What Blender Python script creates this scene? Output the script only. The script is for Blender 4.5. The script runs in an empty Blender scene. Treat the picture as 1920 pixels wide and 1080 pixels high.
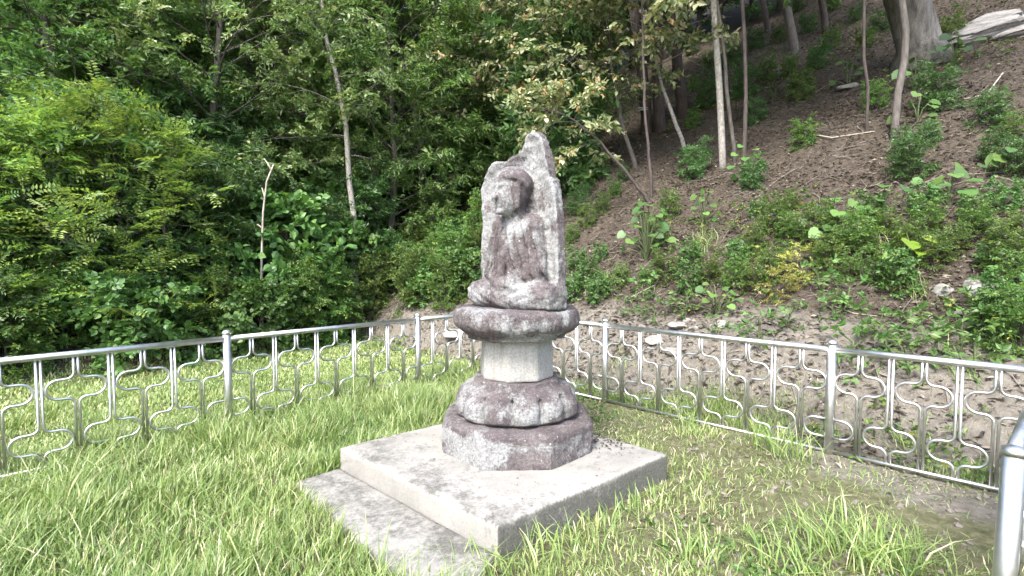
import bpy, math, random
import numpy as np
from mathutils import Vector, Matrix

# ------------------------------------------------------------------ camera, sky, sun, exposure
SC = bpy.context.scene
COL = SC.collection
FOC = 950.0
EYE = 1.65
PITCH = math.atan(50 / FOC)
cam_d = bpy.data.cameras.new('camera')
cam_d.sensor_width = 36.0
cam_d.lens = 36.0 * FOC / 1920.0
cam_d.clip_start = 0.05
cam_d.clip_end = 2000.0
cam = bpy.data.objects.new('camera', cam_d)
COL.objects.link(cam)
cam.location = (0, 0, EYE)
cam.rotation_euler = (math.pi / 2 - PITCH, 0, 0)
SC.camera = cam

TO_SUN = Vector((-0.30, -0.70, 0.95)).normalized()
w = bpy.data.worlds.new('World')
SC.world = w
w.use_nodes = True
wn = w.node_tree.nodes
wn.clear()
sky = wn.new('ShaderNodeTexSky')
sky.sky_type = 'NISHITA'
sky.sun_disc = False
sky.sun_elevation = math.asin(TO_SUN.z)
sky.sun_rotation = math.atan2(TO_SUN.x, TO_SUN.y)
sky.air_density = 1.0
sky.dust_density = 3.0
sky.ozone_density = 0.6
bg = wn.new('ShaderNodeBackground')
bg.inputs['Strength'].default_value = 0.15
wo = wn.new('ShaderNodeOutputWorld')
w.node_tree.links.new(sky.outputs[0], bg.inputs[0])
w.node_tree.links.new(bg.outputs[0], wo.inputs[0])

sun_d = bpy.data.lights.new('sun', 'SUN')
sun_d.energy = 1.5
sun_d.angle = math.radians(14)
sun_d.color = (1.0, 0.985, 0.96)
sun = bpy.data.objects.new('sun', sun_d)
COL.objects.link(sun)
sun.rotation_euler = TO_SUN.to_track_quat('Z', 'Y').to_euler()
sun.location = (-8, -4, 12)

SC.view_settings.view_transform = 'Standard'
SC.view_settings.look = 'None'
SC.view_settings.gamma = 1.0
SC.view_settings.use_curve_mapping = False
SC.view_settings.exposure = 2.2
SC.cycles.max_bounces = 4
SC.cycles.use_adaptive_sampling = True
SC.cycles.adaptive_threshold = 0.03
SC.cycles.transparent_max_bounces = 4

# ------------------------------------------------------------------ helpers: noise, terrain, pixels
RNG = np.random.default_rng(7)


def _hash(ix, iy, iz, seed):
    h = (ix.astype(np.int64) * 374761393 + iy.astype(np.int64) * 668265263 + iz.astype(np.int64) * 2147483647 + seed * 974711) & 0xFFFFFFFF
    h = ((h ^ (h >> 13)) * 1274126177) & 0xFFFFFFFF
    h = (h ^ (h >> 16)) & 0xFFFFFF
    return h / float(0xFFFFFF)


def noise3(p, scale=1.0, seed=0):
    q = np.asarray(p, float) * scale
    i = np.floor(q)
    f = q - i
    f = f * f * (3 - 2 * f)
    i = i.astype(np.int64)
    out = 0
    for dx in (0, 1):
        for dy in (0, 1):
            for dz in (0, 1):
                wgt = (f[..., 0] if dx else 1 - f[..., 0]) * (f[..., 1] if dy else 1 - f[..., 1]) * (f[..., 2] if dz else 1 - f[..., 2])
                out = out + wgt * _hash(i[..., 0] + dx, i[..., 1] + dy, i[..., 2] + dz, seed)
    return out * 2 - 1


def fbm(p, scale=1.0, octv=4, seed=0):
    s, a, t = 0, 1.0, 0
    for k in range(octv):
        s = s + a * noise3(p, scale * 2 ** k, seed + k)
        t += a
        a *= 0.5
    return s / t


def n2(x, y, scale, seed=0, octv=3):
    x = np.asarray(x, float)
    y = np.asarray(y, float)
    s, a, t = 0, 1.0, 0
    for o in range(octv):
        q = scale * 2 ** o
        fx, fy = x * q, y * q
        ix, iy = np.floor(fx), np.floor(fy)
        fx, fy = fx - ix, fy - iy
        fx, fy = fx * fx * (3 - 2 * fx), fy * fy * (3 - 2 * fy)
        ix, iy = ix.astype(np.int64), iy.astype(np.int64)
        z0 = np.zeros(1, np.int64)
        v = 0
        for dx in (0, 1):
            for dy in (0, 1):
                v = v + (fx if dx else 1 - fx) * (fy if dy else 1 - fy) * _hash(ix + dx, iy + dy, z0, seed + o)
        s = s + a * (v * 2 - 1)
        t += a
        a *= 0.5
    return s / t


UL = np.array([0.694, 0.720])       # along the left fence, away from the camera
NL = np.array([-0.720, 0.694])      # out through the left fence
UR = np.array([-0.712, 0.702])      # along the right fence, away from the camera
NR = np.array([0.702, 0.712])       # out through the right fence
PL2 = np.array([-1.209, 6.461])
PL1 = np.array([-2.754, 4.859])
PR1 = np.array([1.084, 5.855])
PR2 = np.array([2.707, 4.254])
CORNER = np.array([-0.390, 7.309])


def dl(x, y):
    return x * NL[0] + y * NL[1] - (PL2 @ NL)


def dr(x, y):
    return x * NR[0] + y * NR[1] - (PR1 @ NR)


def smooth(a, b, t):
    t = np.clip((t - a) / (b - a), 0, 1)
    return t * t * (3 - 2 * t)


def terrain(x, y):
    x = np.asarray(x, float)
    y = np.asarray(y, float)
    r = dr(x, y) + 0.25 * n2(x, y, 0.45, 5)
    l = dl(x, y) + 0.4 * n2(x, y, 0.3, 6)
    ra = np.maximum(r - 0.35, 0)
    zr = 0.95 * np.minimum(ra, 0.75) + 0.63 * np.clip(ra - 0.75, 0, 80)
    zr = zr * smooth(0, 0.5, ra)
    la = np.maximum(l - 4.0, 0)
    zl = 0.48 * np.clip(la, 0, 80) * smooth(0, 1.5, la)
    z = np.sqrt(zr ** 2 + zl ** 2 + 1e-9) * 0.35 + np.maximum(zr, zl) * 0.65
    away = smooth(0.1, 1.2, np.maximum(r, 0)) + 0.5 * smooth(1, 4, l)
    z = z + 0.03 * n2(x, y, 1.1, 9) + np.clip(away, 0, 1) * (0.14 * n2(x, y, 0.8, 11) + 0.07 * n2(x, y, 2.6, 12))
    return z


def tz(x, y):
    return float(terrain(np.array([x]), np.array([y]))[0])


def ray(px, py):
    a = (px - 960) / FOC
    b = (540 - py) / FOC
    return np.array([a, math.cos(PITCH) + b * math.sin(PITCH), -math.sin(PITCH) + b * math.cos(PITCH)])


def on_ground(px, py, far=60.0):
    rr = ray(px, py)
    t = np.arange(2.0, far, 0.02)
    P = rr[None] * t[:, None] + np.array([0, 0, EYE])
    below = P[:, 2] < terrain(P[:, 0], P[:, 1])
    k = int(np.argmax(below)) if below.any() else len(t) - 1
    return P[k]


def at_depth(px, d):
    return np.array([(px - 960) / FOC * d, d])


# ------------------------------------------------------------------ helpers: meshes and objects
def mesh_np(name, V, F, mat, attr=None, smooth_sh=True, mats=None):
    """V (n,3); F: list of int arrays (m,k), any k."""
    me = bpy.data.meshes.new(name)
    V = np.ascontiguousarray(V, np.float32)
    if not isinstance(F, (list, tuple)):
        F = [F]
    F = [np.asarray(f, np.int32) for f in F if len(f)]
    me.vertices.add(len(V))
    me.vertices.foreach_set('co', V.ravel())
    loops = np.concatenate([f.ravel() for f in F])
    tot = np.concatenate([np.full(len(f), f.shape[1], np.int32) for f in F])
    start = np.concatenate([[0], np.cumsum(tot)[:-1]]).astype(np.int32)
    me.loops.add(len(loops))
    me.loops.foreach_set('vertex_index', loops)
    me.polygons.add(len(tot))
    me.polygons.foreach_set('loop_start', start)
    try:
        me.polygons.foreach_set('loop_total', tot)
    except Exception:
        pass
    me.update(calc_edges=True)
    me.validate()
    me.polygons.foreach_set('use_smooth', np.full(len(me.polygons), smooth_sh, bool))
    if attr:
        for k, v in attr.items():
            v = np.asarray(v, np.float32)
            if v.ndim == 1:
                a = me.attributes.new(k, 'FLOAT', 'POINT')
                a.data.foreach_set('value', v)
            else:
                a = me.attributes.new(k, 'FLOAT_COLOR', 'POINT')
                a.data.foreach_set('color', np.concatenate([v, np.ones((len(v), 1), np.float32)], 1).ravel())
    if mat is not None:
        me.materials.append(mat)
    return me


def link(name, data, parent=None, loc=(0, 0, 0), rot=(0, 0, 0), scale=(1, 1, 1), label=None, cat=None, group=None, kind=None):
    o = bpy.data.objects.new(name, data)
    COL.objects.link(o)
    o.parent = parent
    o.location = loc
    o.rotation_euler = rot
    o.scale = scale
    tag(o, label, cat, group, kind)
    return o


def tag(o, label=None, cat=None, group=None, kind=None):
    if label:
        o['label'] = label
    if cat:
        o['category'] = cat
    if group:
        o['group'] = group
    if kind:
        o['kind'] = kind
    return o


KIDS = {}


def copy_tree(root, loc, rotz=0.0, scale=1.0, label=None, group=None, tilt=(0, 0)):
    c = root.copy()
    COL.objects.link(c)
    c.location = loc
    c.rotation_euler = (tilt[0], tilt[1], rotz)
    c.scale = (scale, scale, scale) if np.isscalar(scale) else scale
    if label:
        c['label'] = label
    if group:
        c['group'] = group
    for ch in KIDS[root.name]:
        d = ch.copy()
        COL.objects.link(d)
        d.parent = c
    return c


def tubes(paths, sides=6, cap=True):
    """paths: list of (pts (n,3), radii (n,)). One vertex/face soup of tapered tubes."""
    V, Q, T, off = [], [], [], 0
    ang = np.arange(sides) * 2 * math.pi / sides
    ca, sa = np.cos(ang), np.sin(ang)
    for P, R in paths:
        P = np.asarray(P, float)
        R = np.broadcast_to(np.asarray(R, float), (len(P),))
        n = len(P)
        t = np.gradient(P, axis=0)
        t /= np.linalg.norm(t, axis=1)[:, None] + 1e-9
        ref = np.array([0, 0, 1.0]) if abs(t[0, 2]) < 0.9 else np.array([0, 1.0, 0])
        a = np.cross(t[0], ref)
        a /= np.linalg.norm(a)
        for k in range(n):
            a = a - t[k] * (a @ t[k])
            a /= np.linalg.norm(a) + 1e-9
            b = np.cross(t[k], a)
            V.append(P[k] + R[k] * (ca[:, None] * a + sa[:, None] * b))
        i = np.arange(sides)
        j = (i + 1) % sides
        for k in range(n - 1):
            o0 = off + k * sides
            Q.append(np.stack([o0 + i, o0 + j, o0 + sides + j, o0 + sides + i], 1))
        if cap:
            for o0, rev in ((off, True), (off + (n - 1) * sides, False)):
                for q in range(1, sides - 1):
                    T.append([o0, o0 + q + 1, o0 + q] if rev else [o0, o0 + q, o0 + q + 1])
        off += n * sides
    F = [np.concatenate(Q)]
    if T:
        F.append(np.array(T))
    return np.concatenate(V), F


def box(x0, x1, y0, y1, z0, z1, bev=0.0):
    V = np.array([[x, y, z] for z in (z0, z1) for y in (y0, y1) for x in (x0, x1)], float)
    F = np.array([[0, 2, 3, 1], [4, 5, 7, 6], [0, 1, 5, 4], [2, 6, 7, 3], [0, 4, 6, 2], [1, 3, 7, 5]])
    return V, F


def surface_nets(fn, lo, hi, h):
    lo = np.array(lo, float)
    n = np.ceil((np.array(hi) - lo) / h).astype(int) + 1
    ax = [lo[k] + h * np.arange(n[k]) for k in range(3)]
    G = np.stack(np.meshgrid(*ax, indexing='ij'), -1)
    D = fn(G.reshape(-1, 3)).reshape(n)
    cs = (n - 1)
    acc = np.zeros(tuple(cs) + (3,))
    cnt = np.zeros(tuple(cs))
    corners = [(i, j, k) for i in (0, 1) for j in (0, 1) for k in (0, 1)]

    def sl(c):
        return D[c[0]:c[0] + cs[0], c[1]:c[1] + cs[1], c[2]:c[2] + cs[2]]
    for a in corners:
        for b in corners:
            if sum(abs(p - q) for p, q in zip(a, b)) == 1 and a < b:
                da, db = sl(a), sl(b)
                m = (da < 0) != (db < 0)
                t = np.where(m, da / np.where(m, da - db, 1), 0)
                for k in range(3):
                    acc[..., k] += np.where(m, a[k] + t * (b[k] - a[k]), 0)
                cnt += m
    act = cnt > 0
    idx = -np.ones(tuple(cs), int)
    idx[act] = np.arange(act.sum())
    cell = np.argwhere(act)
    V = lo + h * (cell + acc[act] / cnt[act][:, None])
    F = []
    for k in range(3):
        A = np.take(D, np.arange(n[k] - 1), axis=k)
        B = np.take(D, np.arange(1, n[k]), axis=k)
        m = (A < 0) != (B < 0)
        e = np.argwhere(m)
        neg = A[m] < 0
        u, v = (k + 1) % 3, (k + 2) % 3
        ok = (e[:, u] > 0) & (e[:, v] > 0) & (e[:, u] < n[u] - 1) & (e[:, v] < n[v] - 1)
        e, neg = e[ok], neg[ok]
        q = []
        for du, dv in ((-1, -1), (0, -1), (0, 0), (-1, 0)):
            c = e.copy()
            c[:, u] += du
            c[:, v] += dv
            q.append(idx[c[:, 0], c[:, 1], c[:, 2]])
        q = np.stack(q, 1)
        q[~neg] = q[~neg][:, ::-1]
        F.append(q)
    return V, np.concatenate(F)


def vnormals(V, F):
    N = np.zeros_like(V)
    c = np.cross(V[F[:, 2]] - V[F[:, 0]], V[F[:, 3]] - V[F[:, 1]])
    for k in range(4):
        np.add.at(N, F[:, k], c)
    return N / (np.linalg.norm(N, axis=1)[:, None] + 1e-12)


# signed distance pieces
def smin(a, b, k):
    h = np.clip(0.5 + 0.5 * (b - a) / k, 0, 1)
    return b * (1 - h) + a * h - k * h * (1 - h)


def smax(a, b, k):
    return -smin(-a, -b, k)


def s_ell(p, c, r):
    q = (p - np.array(c)) / np.array(r)
    return (np.linalg.norm(q, axis=1) - 1) * min(r)


def s_cap(p, a, b, ra, rb):
    a, b = np.array(a, float), np.array(b, float)
    ab = b - a
    t = np.clip(((p - a) @ ab) / (ab @ ab), 0, 1)
    return np.linalg.norm(p - a - t[:, None] * ab, axis=1) - (ra + (rb - ra) * t)


def s_box(p, c, hs, r):
    q = np.abs(p - np.array(c)) - (np.array(hs) - r)
    return np.linalg.norm(np.maximum(q, 0), axis=1) + np.minimum(q.max(1), 0) - r


def s_poly(P2, poly):
    """2-D signed distance to a polygon."""
    d = np.full(len(P2), 1e9)
    s = np.ones(len(P2))
    n = len(poly)
    for i in range(n):
        a, b = np.array(poly[i], float), np.array(poly[i - 1], float)
        e = b - a
        wv = P2 - a
        t = np.clip((wv @ e) / (e @ e), 0, 1)
        bb = wv - t[:, None] * e
        d = np.minimum(d, (bb * bb).sum(1))
        c1 = P2[:, 1] >= a[1]
        c2 = P2[:, 1] < b[1]
        c3 = e[0] * wv[:, 1] > e[1] * wv[:, 0]
        f = (c1 & c2 & c3) | (~c1 & ~c2 & ~c3)
        s = np.where(f, -s, s)
    return s * np.sqrt(d)


# ------------------------------------------------------------------ materials
def new_mat(name):
    m = bpy.data.materials.new(name)
    m.use_nodes = True
    nt = m.node_tree
    nt.nodes.clear()
    out = nt.nodes.new('ShaderNodeOutputMaterial')
    return m, nt, out


class NT:
    def __init__(s, nt):
        s.nt = nt

    def n(s, typ, **kw):
        o = s.nt.nodes.new(typ)
        for k, v in kw.items():
            if k.startswith('i_'):
                key = k[2:].replace('_', ' ')
                s.put(o, key, v)
            else:
                setattr(o, k, v)
        return o

    def put(s, node, key, v):
        sock = node.inputs[int(key)] if key.isdigit() else node.inputs[key]
        if hasattr(v, 'is_output') or isinstance(v, bpy.types.NodeSocket):
            s.nt.links.new(v, sock)
        else:
            sock.default_value = v

    def noise(s, vec, scale, detail=5, rough=0.6, dist=0.0):
        o = s.n('ShaderNodeTexNoise')
        s.put(o, 'Vector', vec)
        o.inputs['Scale'].default_value = scale
        o.inputs['Detail'].default_value = detail
        o.inputs['Roughness'].default_value = rough
        o.inputs['Distortion'].default_value = dist
        return o.outputs['Fac']

    def ramp(s, fac, stops, interp='LINEAR'):
        o = s.n('ShaderNodeValToRGB')
        o.color_ramp.interpolation = interp
        e = o.color_ramp.elements
        while len(e) < len(stops):
            e.new(0.5)
        for k, (p, c) in enumerate(stops):
            e[k].position = p
            e[k].color = (c, c, c, 1) if np.isscalar(c) else (*c, 1)
        s.put(o, 'Fac', fac)
        return o.outputs['Color']

    def mix(s, fac, a, b, blend='MIX'):
        o = s.n('ShaderNodeMix', data_type='RGBA', blend_type=blend)
        ins = [i for i in o.inputs]
        s.nt.links.new(fac, o.inputs[0]) if hasattr(fac, 'links') else setattr(o.inputs[0], 'default_value', fac)
        for sock, v in ((o.inputs[6], a), (o.inputs[7], b)):
            if hasattr(v, 'links'):
                s.nt.links.new(v, sock)
            else:
                sock.default_value = (*v, 1) if len(v) == 3 else v
        return o.outputs[2]

    def math(s, op, a, b=0.5, c=None, clamp=False):
        o = s.n('ShaderNodeMath', operation=op, use_clamp=clamp)
        for k, v in enumerate((a, b, c)):
            if v is None:
                continue
            if hasattr(v, 'links'):
                s.nt.links.new(v, o.inputs[k])
            else:
                o.inputs[k].default_value = v
        return o.outputs[0]

    def attr(s, name):
        return s.n('ShaderNodeAttribute', attribute_name=name)

    def bump(s, h, strength=0.5, dist=0.01):
        o = s.n('ShaderNodeBump')
        o.inputs['Strength'].default_value = strength
        o.inputs['Distance'].default_value = dist
        s.nt.links.new(h, o.inputs['Height'])
        return o.outputs[0]


def leaf_mat(name, stops, trans=0.4, rough=0.42, hue=0.02, spec=0.45):
    """leaf colour from a per-leaf random value; some light passes through the blade"""
    m, nt, out = new_mat(name)
    t = NT(nt)
    a = t.attr('tint').outputs['Fac']
    col = t.ramp(a, stops)
    oi = t.n('ShaderNodeObjectInfo').outputs['Random']
    hs = t.n('ShaderNodeHueSaturation')
    t.put(hs, 'Color', col)
    t.put(hs, 'Hue', t.math('MULTIPLY_ADD', oi, hue, 0.5 - hue / 2))
    t.put(hs, 'Value', t.math('MULTIPLY_ADD', oi, 0.5, 0.75))
    c = hs.outputs[0]
    p = t.n('ShaderNodeBsdfPrincipled')
    t.put(p, 'Base Color', c)
    p.inputs['Roughness'].default_value = rough
    p.inputs['Specular IOR Level'].default_value = spec
    tr = t.n('ShaderNodeBsdfTranslucent')
    tc = t.mix(1.0, c, (1.1, 1.18, 0.65), 'MULTIPLY')
    t.put(tr, 'Color', tc)
    mx = t.n('ShaderNodeMixShader')
    mx.inputs[0].default_value = trans
    nt.links.new(p.outputs[0], mx.inputs[1])
    nt.links.new(tr.outputs[0], mx.inputs[2])
    nt.links.new(mx.outputs[0], out.inputs[0])
    return m


def simple_mat(name, c1, c2, scale=6, rough=0.85, bump=0.4, bdist=0.01, stretch=None, detail=6, coords='Object', metallic=0.0):
    m, nt, out = new_mat(name)
    t = NT(nt)
    v = t.n('ShaderNodeTexCoord').outputs[coords]
    if stretch:
        mp = t.n('ShaderNodeMapping')
        t.put(mp, 'Vector', v)
        mp.inputs['Scale'].default_value = stretch
        v = mp.outputs[0]
    f = t.noise(v, scale, detail, 0.65)
    col = t.ramp(f, [(0.3, c1), (0.7, c2)])
    p = t.n('ShaderNodeBsdfPrincipled')
    t.put(p, 'Base Color', col)
    p.inputs['Roughness'].default_value = rough
    p.inputs['Metallic'].default_value = metallic
    nt.links.new(t.bump(t.noise(v, scale * 2.5, detail, 0.7), bump, bdist), p.inputs['Normal'])
    nt.links.new(p.outputs[0], out.inputs[0])
    return m


def steel_mat():
    m, nt, out = new_mat('stainless_steel')
    t = NT(nt)
    v = t.n('ShaderNodeTexCoord').outputs['Object']
    p = t.n('ShaderNodeBsdfPrincipled')
    f = t.noise(v, 9, 4, 0.6)
    t.put(p, 'Base Color', t.ramp(f, [(0.3, (0.45, 0.45, 0.445)), (0.6, (0.60, 0.60, 0.59))]))
    p.inputs['Metallic'].default_value = 1.0
    t.put(p, 'Roughness', t.math('MULTIPLY_ADD', t.noise(v, 30, 3), 0.20, 0.32))
    nt.links.new(p.outputs[0], out.inputs[0])
    return m


def stone_mat(name, light=0.0, green=0.5):
    """weathered purple-brown stone with pale lichen; the 'lichen' and 'moss' point attributes say where the crusts grow"""
    m, nt, out = new_mat(name)
    t = NT(nt)
    v = t.n('ShaderNodeTexCoord').outputs['Object']
    lich = t.attr('lichen').outputs['Fac']
    moss = t.attr('moss').outputs['Fac']
    base = t.ramp(t.noise(v, 5, 8, 0.7), [(0.25, (0.068, 0.055, 0.056)), (0.5, (0.155, 0.130, 0.131)), (0.75, (0.245, 0.218, 0.214))])
    grain = t.noise(v, 48, 5, 0.8)
    base = t.mix(0.7, base, t.ramp(grain, [(0.35, 0.35), (0.65, 1.0)]), 'MULTIPLY')
    n1 = t.noise(v, 11, 9, 0.78)
    n3 = t.noise(v, 30, 7, 0.85)
    mpz = t.n('ShaderNodeMapping')
    t.put(mpz, 'Vector', v)
    mpz.inputs['Scale'].default_value = (1, 1, 0.16)
    streak = t.noise(mpz.outputs[0], 22, 5, 0.7)
    k = t.math('ADD', t.math('ADD', t.math('MULTIPLY', n1, 0.25), t.math('MULTIPLY', streak, 0.25)), t.math('MULTIPLY', n3, 0.50))
    thr = t.math('SUBTRACT', 0.635, t.math('MULTIPLY', lich, 0.30))
    fac = t.math('MULTIPLY', t.math('SUBTRACT', k, thr), 9.0, clamp=True)
    pale = t.ramp(t.noise(v, 60, 4, 0.7), [(0.3, (0.155, 0.155, 0.152)), (0.62, (0.36, 0.364, 0.358))])
    col = t.mix(fac, base, pale)
    spk = t.math('MULTIPLY', t.math('SUBTRACT', t.noise(v, 52, 4, 0.8), 0.55), 10.0, clamp=True)
    col = t.mix(t.math('MULTIPLY', spk, 0.55), col, (0.33, 0.325, 0.315))
    pit = t.math('MULTIPLY', t.math('SUBTRACT', t.noise(v, 24, 6, 0.85, 0.6), 0.55), 10.0, clamp=True)
    col = t.mix(t.math('MULTIPLY', pit, 0.7), col, (0.045, 0.038, 0.038))
    gk = t.noise(v, 9, 6, 0.7)
    gthr = t.math('SUBTRACT', 0.72, t.math('MULTIPLY', moss, 0.34))
    gf = t.math('MULTIPLY', t.math('SUBTRACT', gk, gthr), 5.0, clamp=True)
    gf = t.math('MULTIPLY', gf, 0.75)
    col = t.mix(gf, col, t.ramp(n3, [(0.3, (0.10, 0.14, 0.11)), (0.7, (0.30, 0.37, 0.31))]))
    # round white lichen spots
    vo = t.n('ShaderNodeTexVoronoi')
    t.put(vo, 'Vector', v)
    vo.inputs['Scale'].default_value = 17
    sp = t.math('LESS_THAN', t.math('ADD', vo.outputs['Distance'], t.math('MULTIPLY', n3, 0.25)), 0.235)
    sepc = t.n('ShaderNodeSeparateColor')
    t.put(sepc, '0', vo.outputs['Color'])
    pick = t.math('GREATER_THAN', sepc.outputs[0], 0.72)
    col = t.mix(t.math('MULTIPLY', t.math('MULTIPLY', sp, pick), 0.75), col, (0.50, 0.50, 0.485))
    p = t.n('ShaderNodeBsdfPrincipled')
    t.put(p, 'Base Color', col)
    p.inputs['Roughness'].default_value = 0.93
    p.inputs['Specular IOR Level'].default_value = 0.2
    hgt = t.math('ADD', t.math('MULTIPLY', grain, 0.35), t.math('ADD', t.math('MULTIPLY', n1, 0.8), t.math('MULTIPLY', fac, 0.1)))
    nt.links.new(t.bump(hgt, 1.0, 0.035), p.inputs['Normal'])
    nt.links.new(p.outputs[0], out.inputs[0])
    return m


def granite_mat():
    m, nt, out = new_mat('new_granite')
    t = NT(nt)
    v = t.n('ShaderNodeTexCoord').outputs['Object']
    g = t.noise(v, 60, 4, 0.7)
    col = t.ramp(g, [(0.3, (0.17, 0.168, 0.157)), (0.5, (0.275, 0.27, 0.252)), (0.7, (0.35, 0.343, 0.322))])
    mp = t.n('ShaderNodeMapping')
    t.put(mp, 'Vector', v)
    mp.inputs['Scale'].default_value = (9, 9, 0.8)
    st = t.noise(mp.outputs[0], 2.2, 6, 0.75)
    col = t.mix(t.ramp(st, [(0.50, 0.0), (0.66, 0.7)]), col, (0.17, 0.155, 0.12))
    p = t.n('ShaderNodeBsdfPrincipled')
    t.put(p, 'Base Color', col)
    p.inputs['Roughness'].default_value = 0.85
    nt.links.new(t.bump(g, 0.5, 0.004), p.inputs['Normal'])
    nt.links.new(p.outputs[0], out.inputs[0])
    return m


def concrete_mat():
    m, nt, out = new_mat('stained_concrete')
    t = NT(nt)
    v = t.n('ShaderNodeTexCoord').outputs['Object']
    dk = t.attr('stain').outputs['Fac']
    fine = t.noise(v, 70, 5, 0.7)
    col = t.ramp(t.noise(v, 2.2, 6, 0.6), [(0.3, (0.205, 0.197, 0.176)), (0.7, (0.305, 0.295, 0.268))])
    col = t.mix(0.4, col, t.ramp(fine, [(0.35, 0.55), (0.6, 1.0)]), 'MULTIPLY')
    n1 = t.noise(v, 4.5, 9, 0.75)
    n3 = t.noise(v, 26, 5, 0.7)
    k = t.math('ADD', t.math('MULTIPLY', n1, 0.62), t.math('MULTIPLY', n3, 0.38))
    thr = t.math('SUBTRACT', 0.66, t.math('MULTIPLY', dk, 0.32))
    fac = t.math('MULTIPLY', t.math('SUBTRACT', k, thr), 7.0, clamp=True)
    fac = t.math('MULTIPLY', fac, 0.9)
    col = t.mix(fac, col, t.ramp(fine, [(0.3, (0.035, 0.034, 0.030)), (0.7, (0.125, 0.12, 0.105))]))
    p = t.n('ShaderNodeBsdfPrincipled')
    t.put(p, 'Base Color', col)
    p.inputs['Roughness'].default_value = 0.92
    nt.links.new(t.bump(t.math('ADD', fine, n1), 0.5, 0.006), p.inputs['Normal'])
    nt.links.new(p.outputs[0], out.inputs[0])
    return m


def ground_mat():
    m, nt, out = new_mat('soil')
    t = NT(nt)
    v = t.n('ShaderNodeTexCoord').outputs['Object']
    lawn = t.attr('lawn').outputs['Fac']
    bare = t.attr('bare').outputs['Fac']
    f = t.noise(v, 14, 8, 0.75)
    g = t.noise(v, 2.0, 5, 0.6)
    litter = t.ramp(f, [(0.3, (0.023, 0.018, 0.014)), (0.5, (0.058, 0.047, 0.036)), (0.72, (0.125, 0.105, 0.083))])
    pale = t.ramp(f, [(0.3, (0.080, 0.072, 0.059)), (0.7, (0.208, 0.190, 0.160))])
    turf = t.ramp(f, [(0.3, (0.045, 0.050, 0.024)), (0.5, (0.105, 0.105, 0.055)), (0.75, (0.21, 0.19, 0.125))])
    bf = t.math('MULTIPLY', t.math('SUBTRACT', t.math('ADD', bare, t.math('MULTIPLY', g, 0.6)), 0.62), 4.0, clamp=True)
    col = t.mix(lawn, litter, turf)
    col = t.mix(bf, col, pale)
    p = t.n('ShaderNodeBsdfPrincipled')
    t.put(p, 'Base Color', col)
    p.inputs['Roughness'].default_value = 0.95
    p.inputs['Specular IOR Level'].default_value = 0.15
    nt.links.new(t.bump(f, 0.9, 0.03), p.inputs['Normal'])
    nt.links.new(p.outputs[0], out.inputs[0])
    return m


M = {}
M['steel'] = steel_mat()
M['stone'] = stone_mat('old_carved_stone')
M['granite'] = granite_mat()
M['concrete'] = concrete_mat()
M['ground'] = ground_mat()
M['rock'] = simple_mat('field_stone', (0.14, 0.13, 0.118), (0.31, 0.295, 0.27), 7, 0.9, 0.7, 0.02)
M['rock_dark'] = simple_mat('grey_outcrop', (0.10, 0.095, 0.09), (0.30, 0.285, 0.27), 3, 0.92, 0.9, 0.06, stretch=(1, 1, 4))
M['bark_grey'] = simple_mat('grey_bark', (0.045, 0.039, 0.034), (0.145, 0.128, 0.112), 9, 0.9, 0.8, 0.012, stretch=(2.5, 2.5, 0.6))
M['bark_pale'] = simple_mat('pale_bark', (0.13, 0.118, 0.10), (0.40, 0.375, 0.335), 16, 0.88, 0.8, 0.01, stretch=(1.5, 1.5, 1.1))
M['bark_dark'] = simple_mat('dark_bark', (0.03, 0.023, 0.02), (0.085, 0.066, 0.058), 9, 0.9, 0.7, 0.012, stretch=(2.5, 2.5, 0.6))
M['bark_pine'] = simple_mat('pine_bark', (0.026, 0.020, 0.019), (0.10, 0.075, 0.068), 8, 0.92, 1.0, 0.03, stretch=(2.0, 2.0, 0.6))
M['bark_old'] = simple_mat('old_bark', (0.075, 0.068, 0.060), (0.30, 0.275, 0.245), 5, 0.92, 1.0, 0.05, stretch=(2.2, 2.2, 0.5))
M['deadwood'] = simple_mat('dead_wood', (0.26, 0.22, 0.18), (0.52, 0.46, 0.39), 10, 0.85, 0.4, 0.005, stretch=(2, 2, 0.5))
M['ribbon'] = simple_mat('ribbon_cloth', (0.50, 0.58, 0.62), (0.62, 0.68, 0.70), 20, 0.7, 0.1)
M['leaf_mid'] = leaf_mat('leaf_mid_green', [(0.0, (0.055, 0.125, 0.036)), (0.5, (0.118, 0.238, 0.064)), (0.9, (0.21, 0.34, 0.10)), (1.0, (0.33, 0.41, 0.155))])
M['leaf_dark'] = leaf_mat('leaf_deep_green', [(0.0, (0.042, 0.095, 0.034)), (0.6, (0.088, 0.172, 0.054)), (1.0, (0.16, 0.25, 0.085))])
M['leaf_olive'] = leaf_mat('leaf_olive_green', [(0.0, (0.070, 0.130, 0.042)), (0.5, (0.150, 0.240, 0.080)), (0.9, (0.265, 0.345, 0.135)), (1.0, (0.42, 0.43, 0.22))])
M['leaf_tan'] = leaf_mat('leaf_turning', [(0.0, (0.085, 0.135, 0.050)), (0.40, (0.185, 0.225, 0.100)), (0.72, (0.33, 0.33, 0.19)), (0.95, (0.46, 0.42, 0.30)), (1.0, (0.46, 0.27, 0.14))], trans=0.3)
M['leaf_locust'] = leaf_mat('leaf_locust', [(0.0, (0.085, 0.175, 0.055)), (0.5, (0.150, 0.270, 0.072)), (1.0, (0.34, 0.45, 0.10))], trans=0.4)
M['leaf_shrub'] = leaf_mat('leaf_shrub', hue=0.035, stops=[(0.0, (0.050, 0.100, 0.026)), (0.55, (0.105, 0.190, 0.040)), (0.93, (0.18, 0.27, 0.06)), (1.0, (0.36, 0.34, 0.08))])
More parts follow.
